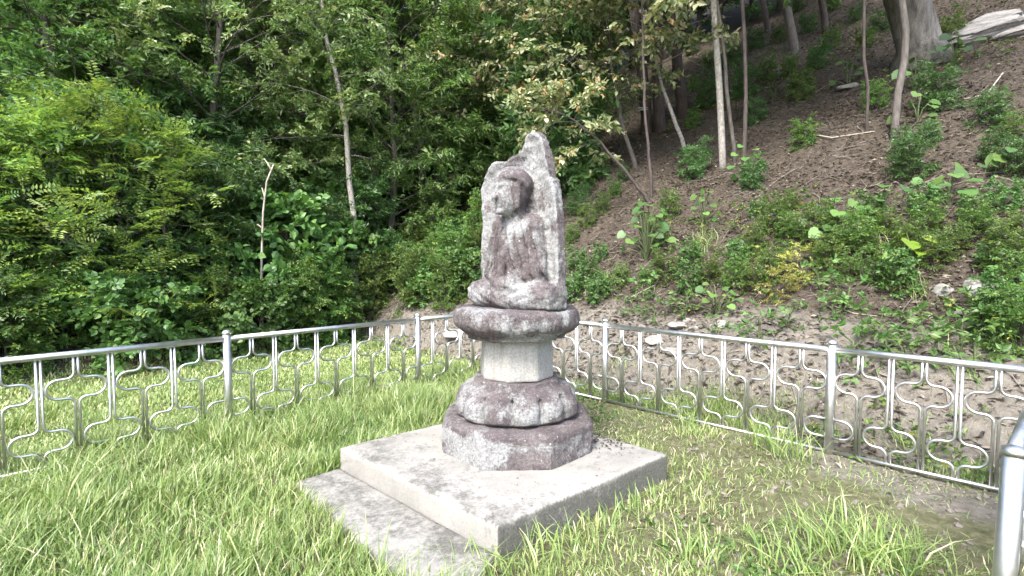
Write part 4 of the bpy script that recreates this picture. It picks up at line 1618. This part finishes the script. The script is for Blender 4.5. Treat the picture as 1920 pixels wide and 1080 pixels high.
def slope_plants():
    k = 500
    for px, py, n, size, h, lab, sp, pool, along in [
            (1212, 488, 26, 0.15, 0.95, 'tall plant with large round green leaves beside the statue slab', 0.42, None, None),
            (1712, 500, 7, 0.21, 0.42, 'bright lime plant with a few very large leaves in mid slope', 0.22, LIME, None),
            (1398, 345, 13, 0.16, 0.72, 'large-leaved plant growing round the foot of the thin dark stem', 0.28, None, None),
            (1690, 400, 16, 0.17, 0.45, 'creeping vine with a row of round leaves across the slope', 0.3, None, 1.25),
            (1560, 425, 8, 0.17, 0.40, 'patch of round vine leaves left of the lime plant', 0.3, None, None),
            (1780, 385, 8, 0.18, 0.4, 'patch of overlapping round vine leaves above the big flat rock', 0.3, None, None),
            (1320, 425, 12, 0.12, 0.65, 'upright broad-leaved plant in mid slope below the pale tree', 0.22, None, None),
            (1345, 590, 13, 0.11, 0.42, 'broad-leaved weed hanging over the bare bank above the fence', 0.32, None, None),
            (1590, 165, 12, 0.17, 0.75, 'broad-leaved sapling beside the very thin dark stem', 0.36, None, None),
            (1715, 170, 12, 0.19, 0.7, 'broad-leaved sapling at the foot of the thick tree', 0.4, None, None),
            (1790, 120, 10, 0.20, 0.6, 'broad leaves between the thick tree and the rock outcrop', 0.4, None, None),
            (1720, 230, 9, 0.17, 0.5, 'broad leaves right beside the crooked trunk', 0.35, None, None),
            (1450, 190, 8, 0.17, 0.5, 'low broad-leaved sprout behind the thin dark stem', 0.4, None, None),
            (880, 505, 10, 0.13, 0.6, 'broad-leaved plant touching the left edge of the statue slab', 0.3, None, None),
            (745, 545, 16, 0.13, 0.55, 'broad vine leaves in the undergrowth left of the statue', 0.5, None, None),
            (600, 475, 12, 0.17, 0.9, 'broad vine leaves climbing near the forked stick', 0.6, None, None),
            (1890, 330, 8, 0.17, 0.35, 'broad leaves at the picture edge below the rock outcrop', 0.35, None, None)]:
        broad_plant(px, py, n, size, h, lab, k, spread=sp, pool=pool, along=along)
        k += 1
    # low bushes on the slope
    rr = random.Random(21)
    ls = make_tree('low_bush', 221, 0.55, 0.010, 'bark_dark', 'leaf_shrub', f0=0.02, crown_r=0.52, n1=20, n2=4, ns=5, leafL=0.070, width=0.5, nleaf=7, slen=0.15, shape='vase', elev=(0.1, 1.1))
    ld = make_tree('low_bush', 222, 0.6, 0.010, 'bark_dark', 'leaf_dark', f0=0.02, crown_r=0.5, n1=20, n2=4, ns=5, leafL=0.085, width=0.42, nleaf=7, slen=0.16, shape='vase', elev=(0.1, 1.1))
    lv = make_tree('low_bush', 223, 0.5, 0.010, 'bark_dark', 'leaf_vine', f0=0.02, crown_r=0.5, n1=16, n2=4, ns=4, leafL=0.085, width=0.7, nleaf=5, slen=0.15, shape='vase', elev=(0.1, 1.1), tmpl=LEAF4)
    ly = make_tree('low_bush', 224, 0.42, 0.010, 'bark_dark', 'leaf_yellow', f0=0.02, crown_r=0.42, n1=12, n2=4, ns=4, leafL=0.065, width=0.5, nleaf=7, slen=0.16, shape='vase', elev=(0.0, 0.9))
    fl = {id(x): True for x in (ls, ld, lv, ly)}
    G = 'low bushes on the slope'

    def put(b, px, py, sc, lab, grp=G):
        g = on_ground(px, py)
        if fl[id(b)]:
            fl[id(b)] = False
            place(b, g[:2], rr.uniform(0, 6), sc, lab, 'bush', grp)
        else:
            again(b, g[:2], rr.uniform(0, 6), sc, lab, grp)
    put(ly, 1500, 522, 0.55, 'low bush with yellow leaves above the bare bank')
    put(ly, 1462, 560, 0.5, 'smaller pale yellow bush just above the fence bank')
    put(ld, 1292, 335, 0.75, 'dark green bush left of the pale-barked tree on the slope')
    put(ld, 1405, 352, 0.5, 'dark green bush under the thin dark stem')
    put(ld, 1712, 330, 0.6, 'dark green bush below the crooked trunk')
    put(ls, 1505, 275, 0.5, 'lone small green bush on bare litter in mid slope')
    La, Lb = 'low green bush in the weedy band across the slope', 'low dark bush high on the slope under the trees'
    for px, py in [(1075, 560), (1105, 540), (1130, 560), (1085, 500), (1120, 490), (1160, 540), (1210, 540), (1250, 530), (1290, 545), (1330, 530), (1370, 540), (1410, 545), (1440, 520), (1380, 500), (1300, 500),
                   (1420, 470), (1470, 460), (1450, 430), (1520, 450), (1560, 470), (1540, 505), (1590, 520), (1620, 490), (1640, 540), (1680, 540), (1600, 450), (1660, 445), (1740, 450), (1700, 480), (1790, 470), (1760, 510),
                   (1830, 450), (1870, 470), (1910, 450), (1850, 500), (1900, 520), (1820, 410), (1880, 400), (1740, 400), (1640, 415), (1480, 400), (1410, 410), (1100, 420), (1130, 400), (1070, 460), (1150, 370), (1260, 400), (1230, 460), (1890, 600), (1860, 620), (1910, 650), (1905, 560)]:
        put(rr.choice((ls, ls, lv)), px + rr.uniform(-8, 8), py + rr.uniform(-6, 6), rr.uniform(0.28, 0.55), La, 'bushes in the weedy band')
    for px, py in [(1100, 370), (1080, 400), (1130, 330), (1170, 340), (1300, 240), (1330, 200), (1420, 230), (1440, 150), (1480, 140), (1530, 130), (1500, 190), (1560, 90), (1400, 180), (1370, 120), (1330, 130), (1300, 170), (1460, 80), (1620, 90), (1650, 60), (1600, 40), (1520, 60), (1700, 300),
                   (1740, 270), (1640, 210), (1770, 200), (1850, 240), (1900, 260), (1780, 90), (1900, 330), (1860, 300), (1420, 90), (1350, 60), (1300, 100), (1500, 20), (1560, 20)]:
        put(rr.choice((ld, ld, ls)), px, py, rr.uniform(0.3, 0.6) * (1.0 if py > 200 else 1.4), Lb, 'bushes under the trees')
    # small seedlings on the bare bank
    sd = make_tree('seedling', 231, 0.20, 0.004, 'leaf_stem', 'leaf_vine', f0=0.1, crown_r=0.13, n1=7, n2=2, ns=2, leafL=0.065, width=0.55, nleaf=4, slen=0.06, shape='vase', elev=(0.1, 0.9), tint0=0.75, tmpl=LEAF4)
    f1 = True
    for k, (px, py) in enumerate([(1478, 615), (1560, 598), (1590, 580), (1175, 592), (1205, 562), (1345, 622), (1145, 552), (1568, 566), (1535, 540), (1640, 640), (1690, 625), (1285, 590), (1225, 600), (1500, 268), (1520, 262), (1420, 640), (1830, 690), (1800, 640), (1860, 660), (1840, 600), (1880, 640), (1760, 660), (1700, 700), (1600, 690), (1660, 670)]):
        g = on_ground(px, py)
        if f1:
            f1 = False
            place(sd, g[:2], 0, 1, 'tiny fresh green seedling sprouting from the bare bank', 'seedling', 'seedlings on the bank')
        else:
            again(sd, g[:2], rr.uniform(0, 6), rr.uniform(0.7, 1.3), None, 'seedlings on the bank')


slope_plants()


# ------------------------------------------------------------------ stuff: litter, ground cover, grass
def in_slabs(x, y, grow=0.0):
    P = np.stack([x, y], 1)
    a = s_poly(P, np.array([PC, PRt, PBk, PLf]))
    b = s_poly(P, np.array([PC + e_out * 0.5, PC, PLf, PLf + e_out * 0.36]))
    return np.minimum(a, b) < grow


def scatter(rng, n, x0, x1, y0, y1, prob):
    x = rng.uniform(x0, x1, n)
    y = rng.uniform(y0, y1, n)
    keep = rng.random(n) < prob(x, y)
    # nothing outside the camera's side view
    keep &= np.abs(x) < (y + 1.2) * 1.12
    return x[keep], y[keep]


def ground_stuff():
    rng = np.random.default_rng(77)
    # dead leaves on the slope and under the trees
    def pl(x, y):
        r, l = dr(x, y), dl(x, y)
        near = np.exp(-np.maximum(y - 6, 0) / 9.0)
        return np.clip(smooth(0.0, 0.5, r) + smooth(4.0, 5, l), 0, 1) * near * (0.55 + 0.6 * n2(x, y, 1.3, 4))
    x, y = scatter(rng, 620000, -12, 18, 1.5, 24, pl)
    z = terrain(x, y) + rng.uniform(0.0, 0.03, len(x))
    n = len(x)
    A = np.stack([rng.normal(0, 1, n), rng.normal(0, 1, n), rng.normal(0, 0.25, n)], 1)
    Nn = np.stack([rng.normal(0, 0.5, n), rng.normal(0, 0.5, n), np.ones(n)], 1)
    V, F, t = leaves(np.stack([x, y, z], 1), A, Nn, rng.uniform(0.03, 0.105, n), 0.4, np.clip(rng.beta(1.7, 2.4, n) + 0.25 * n2(x, y, 1.7, 44), 0, 1))
    link('leaf_litter', mesh_np('leaf_litter', V, F, M['litter'], {'tint': t}, smooth_sh=False), label='brown dead leaves strewn over slope and forest floor', cat='leaf litter', kind='stuff')
    # fallen leaves and bits in the yard
    x, y = scatter(rng, 26000, -3, 4, 1.2, 7, lambda x, y: (dr(x, y) < 0.3) * (dl(x, y) < 0) * ~in_slabs(x, y) * np.clip(0.1 + 0.9 * smooth(-0.3, 1.6, x), 0, 1) * smooth(-0.2, 0.5, n2(x, y, 2.4, 45)))
    z = terrain(x, y) + 0.012
    n = len(x)
    # crumbs on the platform, thickest at its back corner
    xb = rng.normal(0.74, 0.16, 240)
    yb = rng.normal(4.02, 0.12, 240)
    ok = in_slabs(xb, yb, -0.02)
    xb, yb = xb[ok], yb[ok]
    xc = rng.uniform(-1.3, 1.1, 260)
    yc = rng.uniform(2.7, 4.9, 260)
    ok = s_poly(np.stack([xc, yc], 1), np.array([PC, PRt, PBk, PLf])) < -0.04
    xc, yc = xc[ok], yc[ok]
    X = np.concatenate([x, xb, xc])
    Y = np.concatenate([y, yb, yc])
    Zz = np.concatenate([z, np.full(len(xb) + len(xc), 0.219)])
    n = len(X)
    A = np.stack([rng.normal(0, 1, n), rng.normal(0, 1, n), rng.normal(0, 0.15, n)], 1)
    Nn = np.stack([rng.normal(0, 0.3, n), rng.normal(0, 0.3, n), np.ones(n)], 1)
    Ln = np.concatenate([rng.uniform(0.012, 0.05, len(x)) * np.where(rng.random(len(x)) < 0.1, 1.3, 0.8), rng.uniform(0.015, 0.04, len(xb)), rng.uniform(0.006, 0.02, len(xc))])
    V, F, t = leaves(np.stack([X, Y, Zz], 1), A, Nn, Ln, 0.5, np.concatenate([rng.beta(3, 2, len(x)), rng.beta(1.2, 5, len(xb) + len(xc))]))
    link('yard_litter', mesh_np('yard_litter', V, F, M['litter'], {'tint': t}, smooth_sh=False), label='dry leaf bits scattered on the lawn and the concrete', cat='leaf litter', kind='stuff')
    # twigs
    paths = []
    x, y = scatter(rng, 6000, -8, 14, 3, 18, lambda x, y: smooth(0.1, 0.6, dr(x, y)) * np.exp(-np.maximum(y - 6, 0) / 6))
    for a, b in zip(x[:1000], y[:1000]):
        L = rng.uniform(0.12, 0.6)
        th = rng.uniform(0, math.pi * 2)
        q = np.linspace(-0.5, 0.5, 4) * L
        xs = a + q * math.cos(th) + rng.normal(0, 0.02, 4)
        ys = b + q * math.sin(th) + rng.normal(0, 0.02, 4)
        paths.append((np.stack([xs, ys, terrain(xs, ys) + 0.015 + rng.uniform(0, 0.03)], 1), rng.uniform(0.002, 0.006)))
    V, F = tubes(paths, 4, cap=False)
    link('twig_litter', mesh_np('twig_litter', V, F, M['twig']), label='thin dead twigs strewn over the brown slope', cat='twigs', kind='stuff')
    # crumbs of earth and small pebbles
    x, y = scatter(rng, 60000, -3, 12, 1.2, 13, lambda x, y: np.where(dr(x, y) > 0, smooth(0, 0.3, dr(x, y)) * np.exp(-dr(x, y) / 2.5) * 0.5, smooth(0.2, 1.5, x) * (dl(x, y) < 0) * 0.55) * ~in_slabs(x, y, 0.01) * smooth(-0.35, 0.4, n2(x, y, 3.0, 46)))
    n = len(x)
    OC = np.array([(1, 0, 0), (-1, 0, 0), (0, 1, 0), (0, -1, 0), (0, 0, 0.8), (0, 0, -0.8)], float)
    OF = np.array([(0, 2, 4), (2, 1, 4), (1, 3, 4), (3, 0, 4), (2, 0, 5), (1, 2, 5), (3, 1, 5), (0, 3, 5)])
    sz = 0.006 + 0.022 * rng.random(n) ** 3
    Vc = np.stack([x, y, terrain(x, y) + sz * 0.2], 1)[:, None] + (OC[None] + rng.normal(0, 0.28, (n, 6, 3))) * sz[:, None, None]
    Fc = (OF[None] + (np.arange(n) * 6)[:, None, None]).reshape(-1, 3)
    link('soil_crumbs', mesh_np('soil_crumbs', Vc.reshape(-1, 3), Fc, M['clod'], None, smooth_sh=False), label='small earth crumbs and pebbles on the bare ground', cat='soil crumbs', kind='stuff')
    # creeping ground cover on the slope
    def pc(x, y):
        r, l = dr(x, y), dl(x, y)
        band = smooth(1.3, 2.0, r) * (1 - smooth(3.3, 4.6, r))
        up = smooth(7.5, 9, r) * 0.5
        toe = np.exp(-((r - 0.4) / 0.35) ** 2) * 0.8
        edge = smooth(3.7, 4.3, l) * 0.6
        patch = smooth(-0.15, 0.35, n2(x, y, 0.9, 33))
        return np.clip((band + up + toe) * patch + edge * 0.5, 0, 1) * np.exp(-np.maximum(y - 7, 0) / 10)
    x, y = scatter(rng, 42000, -10, 16, 2, 22, pc)
    z = terrain(x, y) + rng.uniform(0.02, 0.16, len(x))
    n = len(x)
    az = rng.uniform(0, 2 * math.pi, n)
    D = np.stack([np.cos(az), np.sin(az), rng.uniform(0.0, 0.7, n)], 1)
    V, F, t = sprays(rng, np.stack([x, y, z], 1), D, 5, 0.062, 0.6, 0.3, 0.9, 0.13, LEAF2, 0.5, 0.3)
    V0, F0, t0 = V, F, t
    x, y = scatter(rng, 9000, -2.5, 4, 1.0, 7.3, lambda x, y: (dr(x, y) < 0.25) * (dl(x, y) < 0) * ~in_slabs(x, y, 0.04) * smooth(0.0, 0.5, n2(x, y, 1.1, 91)) * (0.25 + 0.75 * smooth(-0.4, 0.6, x)) * 0.6)
    n = len(x)
    az = rng.uniform(0, 2 * math.pi, n)
    D = np.stack([np.cos(az), np.sin(az), rng.uniform(0.3, 1.0, n)], 1)
    V, F, t = sprays(rng, np.stack([x, y, terrain(x, y) + 0.01], 1), D, 4, 0.034, 0.8, 0.2, 0.9, 0.07, LEAF4, 0.7, 0.25)
    link('lawn_weeds', mesh_np('lawn_weeds', V, F, M['leaf_vine'], {'tint': t}, smooth_sh=False), label='small round-leaved weeds growing in the thin lawn', cat='weeds', kind='stuff')
    V, F, t = V0, F0, t0
    link('ground_cover', mesh_np('ground_cover', V, F, M['leaf_shrub'], {'tint': t}, smooth_sh=False), label='low creeping green weeds covering parts of the slope', cat='ground cover', kind='stuff')


ground_stuff()


def grass_blades(rng, x, y, length, tint, width=0.0034, lean=0.62, z=None):
    n = len(x)
    z = terrain(x, y) if z is None else z
    az = rng.uniform(0, 2 * math.pi, n) * 0.6 + 2.5 * n2(x, y, 1.6, 70) + rng.normal(0, 0.8, n)
    ln = lean * rng.uniform(0.3, 1.7, n)
    d = np.stack([np.cos(az), np.sin(az)], 1)
    s = np.stack([-np.sin(az), np.cos(az)], 1)
    th = rng.uniform(-0.9, 0.9, n)          # blades twisted to all sides
    sx = s * np.cos(th)[:, None] + d * np.sin(th)[:, None]
    w = width * rng.uniform(0.6, 1.4, n)
    V = np.zeros((n, 7, 3))
    for k, (f, wf) in enumerate(((0, 0.7), (0.38, 1.0), (0.74, 0.65), (1.0, 0))):
        h = length * (f - 0.32 * ln * f ** 2.4)
        out = length * ln * f ** 1.8 * 0.85
        cx = x + d[:, 0] * out
        cy = y + d[:, 1] * out
        cz = z + np.maximum(h, 0.01 * f) - 0.01
        if k < 3:
            for sg, q in ((-1, 2 * k), (1, 2 * k + 1)):
                V[:, q, 0] = cx + sg * sx[:, 0] * w * wf
                V[:, q, 1] = cy + sg * sx[:, 1] * w * wf
                V[:, q, 2] = cz
        else:
            V[:, 6] = np.stack([cx, cy, cz], 1)
    o = (np.arange(n) * 7)[:, None]
    Q = np.concatenate([o + np.array([[0, 1, 3, 2]]), o + np.array([[2, 3, 5, 4]])])
    T = o + np.array([[4, 5, 6]])
    return V.reshape(-1, 3), [Q, T], np.repeat(np.clip(tint, 0, 1), 7)


def lushness(x, y):
    """0 bare .. 1 thick long grass inside and around the yard"""
    r, l = dr(x, y), dl(x, y)
    b = n2(x, y, 0.9, 17)
    left = smooth(0.3, -0.5, x - 0.10 * y + 0.4)
    s = 0.95 * left + (1 - left) * (0.20 + 0.45 * b)
    back = smooth(-0.8, 0.2, y - 4.4) * (1 - left)
    s = s - 0.05 * back
    # lush spots
    for cx, cy, rad, a in ((0.50, 2.85, 0.28, 0.2), (1.55, 2.05, 0.36, 0.75), (0.20, 2.25, 0.35, 0.5), (2.15, 4.45, 0.26, 0.7), (1.75, 4.75, 0.25, 0.5), (1.0, 1.95, 0.35, 0.30), (2.3, 1.95, 0.35, 0.25), (1.30, 2.7, 0.35, 0.22), (0.95, 3.3, 0.25, 0.3), (0.75, 2.3, 0.4, 0.15)):
        s = s + a * np.exp(-((x - cx) ** 2 + (y - cy) ** 2) / rad ** 2)
    # bare strip by the right fence
    s = s - 0.75 * np.exp(-((r + 0.35) / 0.28) ** 2) * smooth(1.6, 2.6, x)
    s = s - 0.4 * np.exp(-((x - 2.2) ** 2 + (y - 2.75) ** 2) / 0.35)
    s = s * np.clip(0.80 + 0.55 * n2(x, y, 2.6, 18), 0.15, 1.2)
    s = np.where(r > 0.0, (0.25 + 0.75 * n2(x, y, 1.4, 20)) * (1 - smooth(0.35, 0.9, r)), s)
    s = s * (1 - smooth(3.7, 4.8, l))
    return np.clip(s, 0.0, 1)


def grass():
    rng = np.random.default_rng(55)
    VV, QQ, TT, KK, off = [], [], [], [], 0

    def add(V, F, t):
        nonlocal off
        VV.append(V)
        QQ.append(F[0] + off)
        TT.append(F[1] + off)
        KK.append(t)
        off += len(V)
    # yard, near to the camera and far
    def pr(x, y):
        d = np.hypot(x, y)
        return lushness(x, y) * ~in_slabs(x, y, 0.015) * np.clip(1.5 - d / 7.5, 0.35, 1)
    x, y = scatter(rng, 400000, -5.2, 4.2, 0.9, 8, pr)
    lu = lushness(x, y)
    clump = smooth(-0.3, 0.5, n2(x, y, 2.2, 19))
    inside = (dl(x, y) < 0.1)
    ln = rng.uniform(0.06, 0.21, len(x)) * (0.25 + 1.1 * lu) * (0.55 + 0.95 * clump) * np.where(inside, 1.0, 0.55)
    ln = ln + (rng.random(len(x)) < 0.06) * rng.uniform(0.05, 0.16, len(x)) * lu * inside
    # longer where the mower does not reach: against the fence and the concrete
    P = np.stack([x, y], 1)
    near_c = np.exp(-np.maximum(s_poly(P, np.array([PC, PRt, PBk, PLf])), 0) / 0.18)
    ln = ln * (1 + 0.35 * np.exp(-(dl(x, y) / 0.22) ** 2)) * (1 - 0.35 * near_c * smooth(-0.4, 0.1, x))
    ti = 0.42 + 0.22 * rng.normal(0, 1, len(x)) + 0.22 * n2(x, y, 1.4, 23) + 0.10 * (1 - lu) + 0.12 * ~inside
    dry = (rng.random(len(x)) < 0.05 + 0.14 * (1 - lu))
    ti = np.where(dry, rng.uniform(0.85, 1, len(x)), np.minimum(ti, 0.84))
    add(*grass_blades(rng, x, y, ln, ti))
    x, y = scatter(rng, 42000, -1.5, 4.2, 1.0, 7.5, lambda x, y: (dr(x, y) < 0.15) * (dl(x, y) < 0) * ~in_slabs(x, y, 0.015) * smooth(-0.3, 0.6, x) * np.clip(0.35 + 0.9 * n2(x, y, 1.3, 93), 0, 1))
    add(*grass_blades(rng, x, y, rng.uniform(0.025, 0.085, len(x)), 0.45 + 0.22 * rng.normal(0, 1, len(x)) + 0.35 * (rng.random(len(x)) < 0.22), 0.0030, 1.2))
    x, y = scatter(rng, 26000, -5.2, 1.0, 0.9, 7.5, lambda x, y: (dl(x, y) < 0.15) * ~in_slabs(x, y, 0.03) * smooth(0.2, -0.6, x - 0.1 * y + 0.3) * smooth(-0.2, 0.5, n2(x, y, 1.3, 95)))
    add(*grass_blades(rng, x, y, rng.uniform(0.18, 0.36, len(x)), 0.55 + 0.2 * rng.normal(0, 1, len(x)), 0.0030, 1.05))
    # lawn beyond the fence
    x, y = scatter(rng, 230000, -12, 1.5, 3.2, 13, lambda x, y: (dl(x, y) > 0.0) * (dl(x, y) < 5) * (1 - smooth(0.1, 0.7, dr(x, y))) * (1 - smooth(3.9, 4.8, dl(x, y))) * np.clip(0.75 + 0.4 * n2(x, y, 0.8, 29), 0, 1))
    ti = 0.55 + 0.2 * rng.normal(0, 1, len(x)) + 0.25 * n2(x, y, 1.0, 24)
    ti = np.where(rng.random(len(x)) < 0.07, rng.uniform(0.85, 1, len(x)), np.minimum(ti, 0.84))
    add(*grass_blades(rng, x, y, rng.uniform(0.04, 0.13, len(x)) * (0.8 + 0.5 * n2(x, y, 1.5, 31)), ti, 0.008))
    me = mesh_np('grass', np.concatenate(VV), [np.concatenate(QQ), np.concatenate(TT)], M['grass'], {'tint': np.concatenate(KK)}, smooth_sh=True)
    link('grass', me, label='long bright green grass growing over the yard and lawn', cat='grass', kind='stuff')
    # strappy tufts on the slope and beside the fence
    VV, QQ, TT, KK, off = [], [], [], [], 0
    for px, py, L, n in [(1310, 470, 0.35, 60), (1330, 455, 0.3, 50), (1390, 500, 0.4, 70), (1420, 490, 0.3, 40), (1650, 480, 0.35, 50), (1120, 545, 0.35, 80), (1150, 535, 0.3, 60), (1720, 555, 0.35, 40), (1480, 860, 0.35, 90), (1440, 840, 0.3, 60), (1290, 800, 0.25, 60), (1800, 690, 0.3, 40),
                       (440, 640, 0.4, 60), (425, 610, 0.45, 60), (1900, 640, 0.3, 60), (1370, 770, 0.28, 50), (1160, 700, 0.25, 40), (1700, 850, 0.3, 50), (1560, 1040, 0.30, 80), (1640, 1060, 0.32, 90), (1720, 1075, 0.28, 70), (1480, 1075, 0.26, 60), (1600, 990, 0.22, 40), (1000, 1058, 0.24, 36), (1075, 1030, 0.24, 30), (1150, 985, 0.22, 26), (1215, 950, 0.2, 26), (880, 1078, 0.2, 30), (1300, 1050, 0.2, 50)]:
        g = on_ground(px, py)
        xs = g[0] + rng.normal(0, 0.09, n)
        ys = g[1] + rng.normal(0, 0.09, n)
        V, F, t = grass_blades(rng, xs, ys, L * rng.uniform(0.6, 1.1, n), 0.45 + 0.2 * rng.normal(0, 1, n), 0.0036, 0.95)
        VV.append(V)
        QQ.append(F[0] + off)
        TT.append(F[1] + off)
        KK.append(t)
        off += len(V)
    me = mesh_np('wild_grass', np.concatenate(VV), [np.concatenate(QQ), np.concatenate(TT)], M['grass'], {'tint': np.concatenate(KK)})
    link('wild_grass', me, label='arching strap-leaved grass tufts on slope and fence line', cat='grass', kind='stuff')


grass()
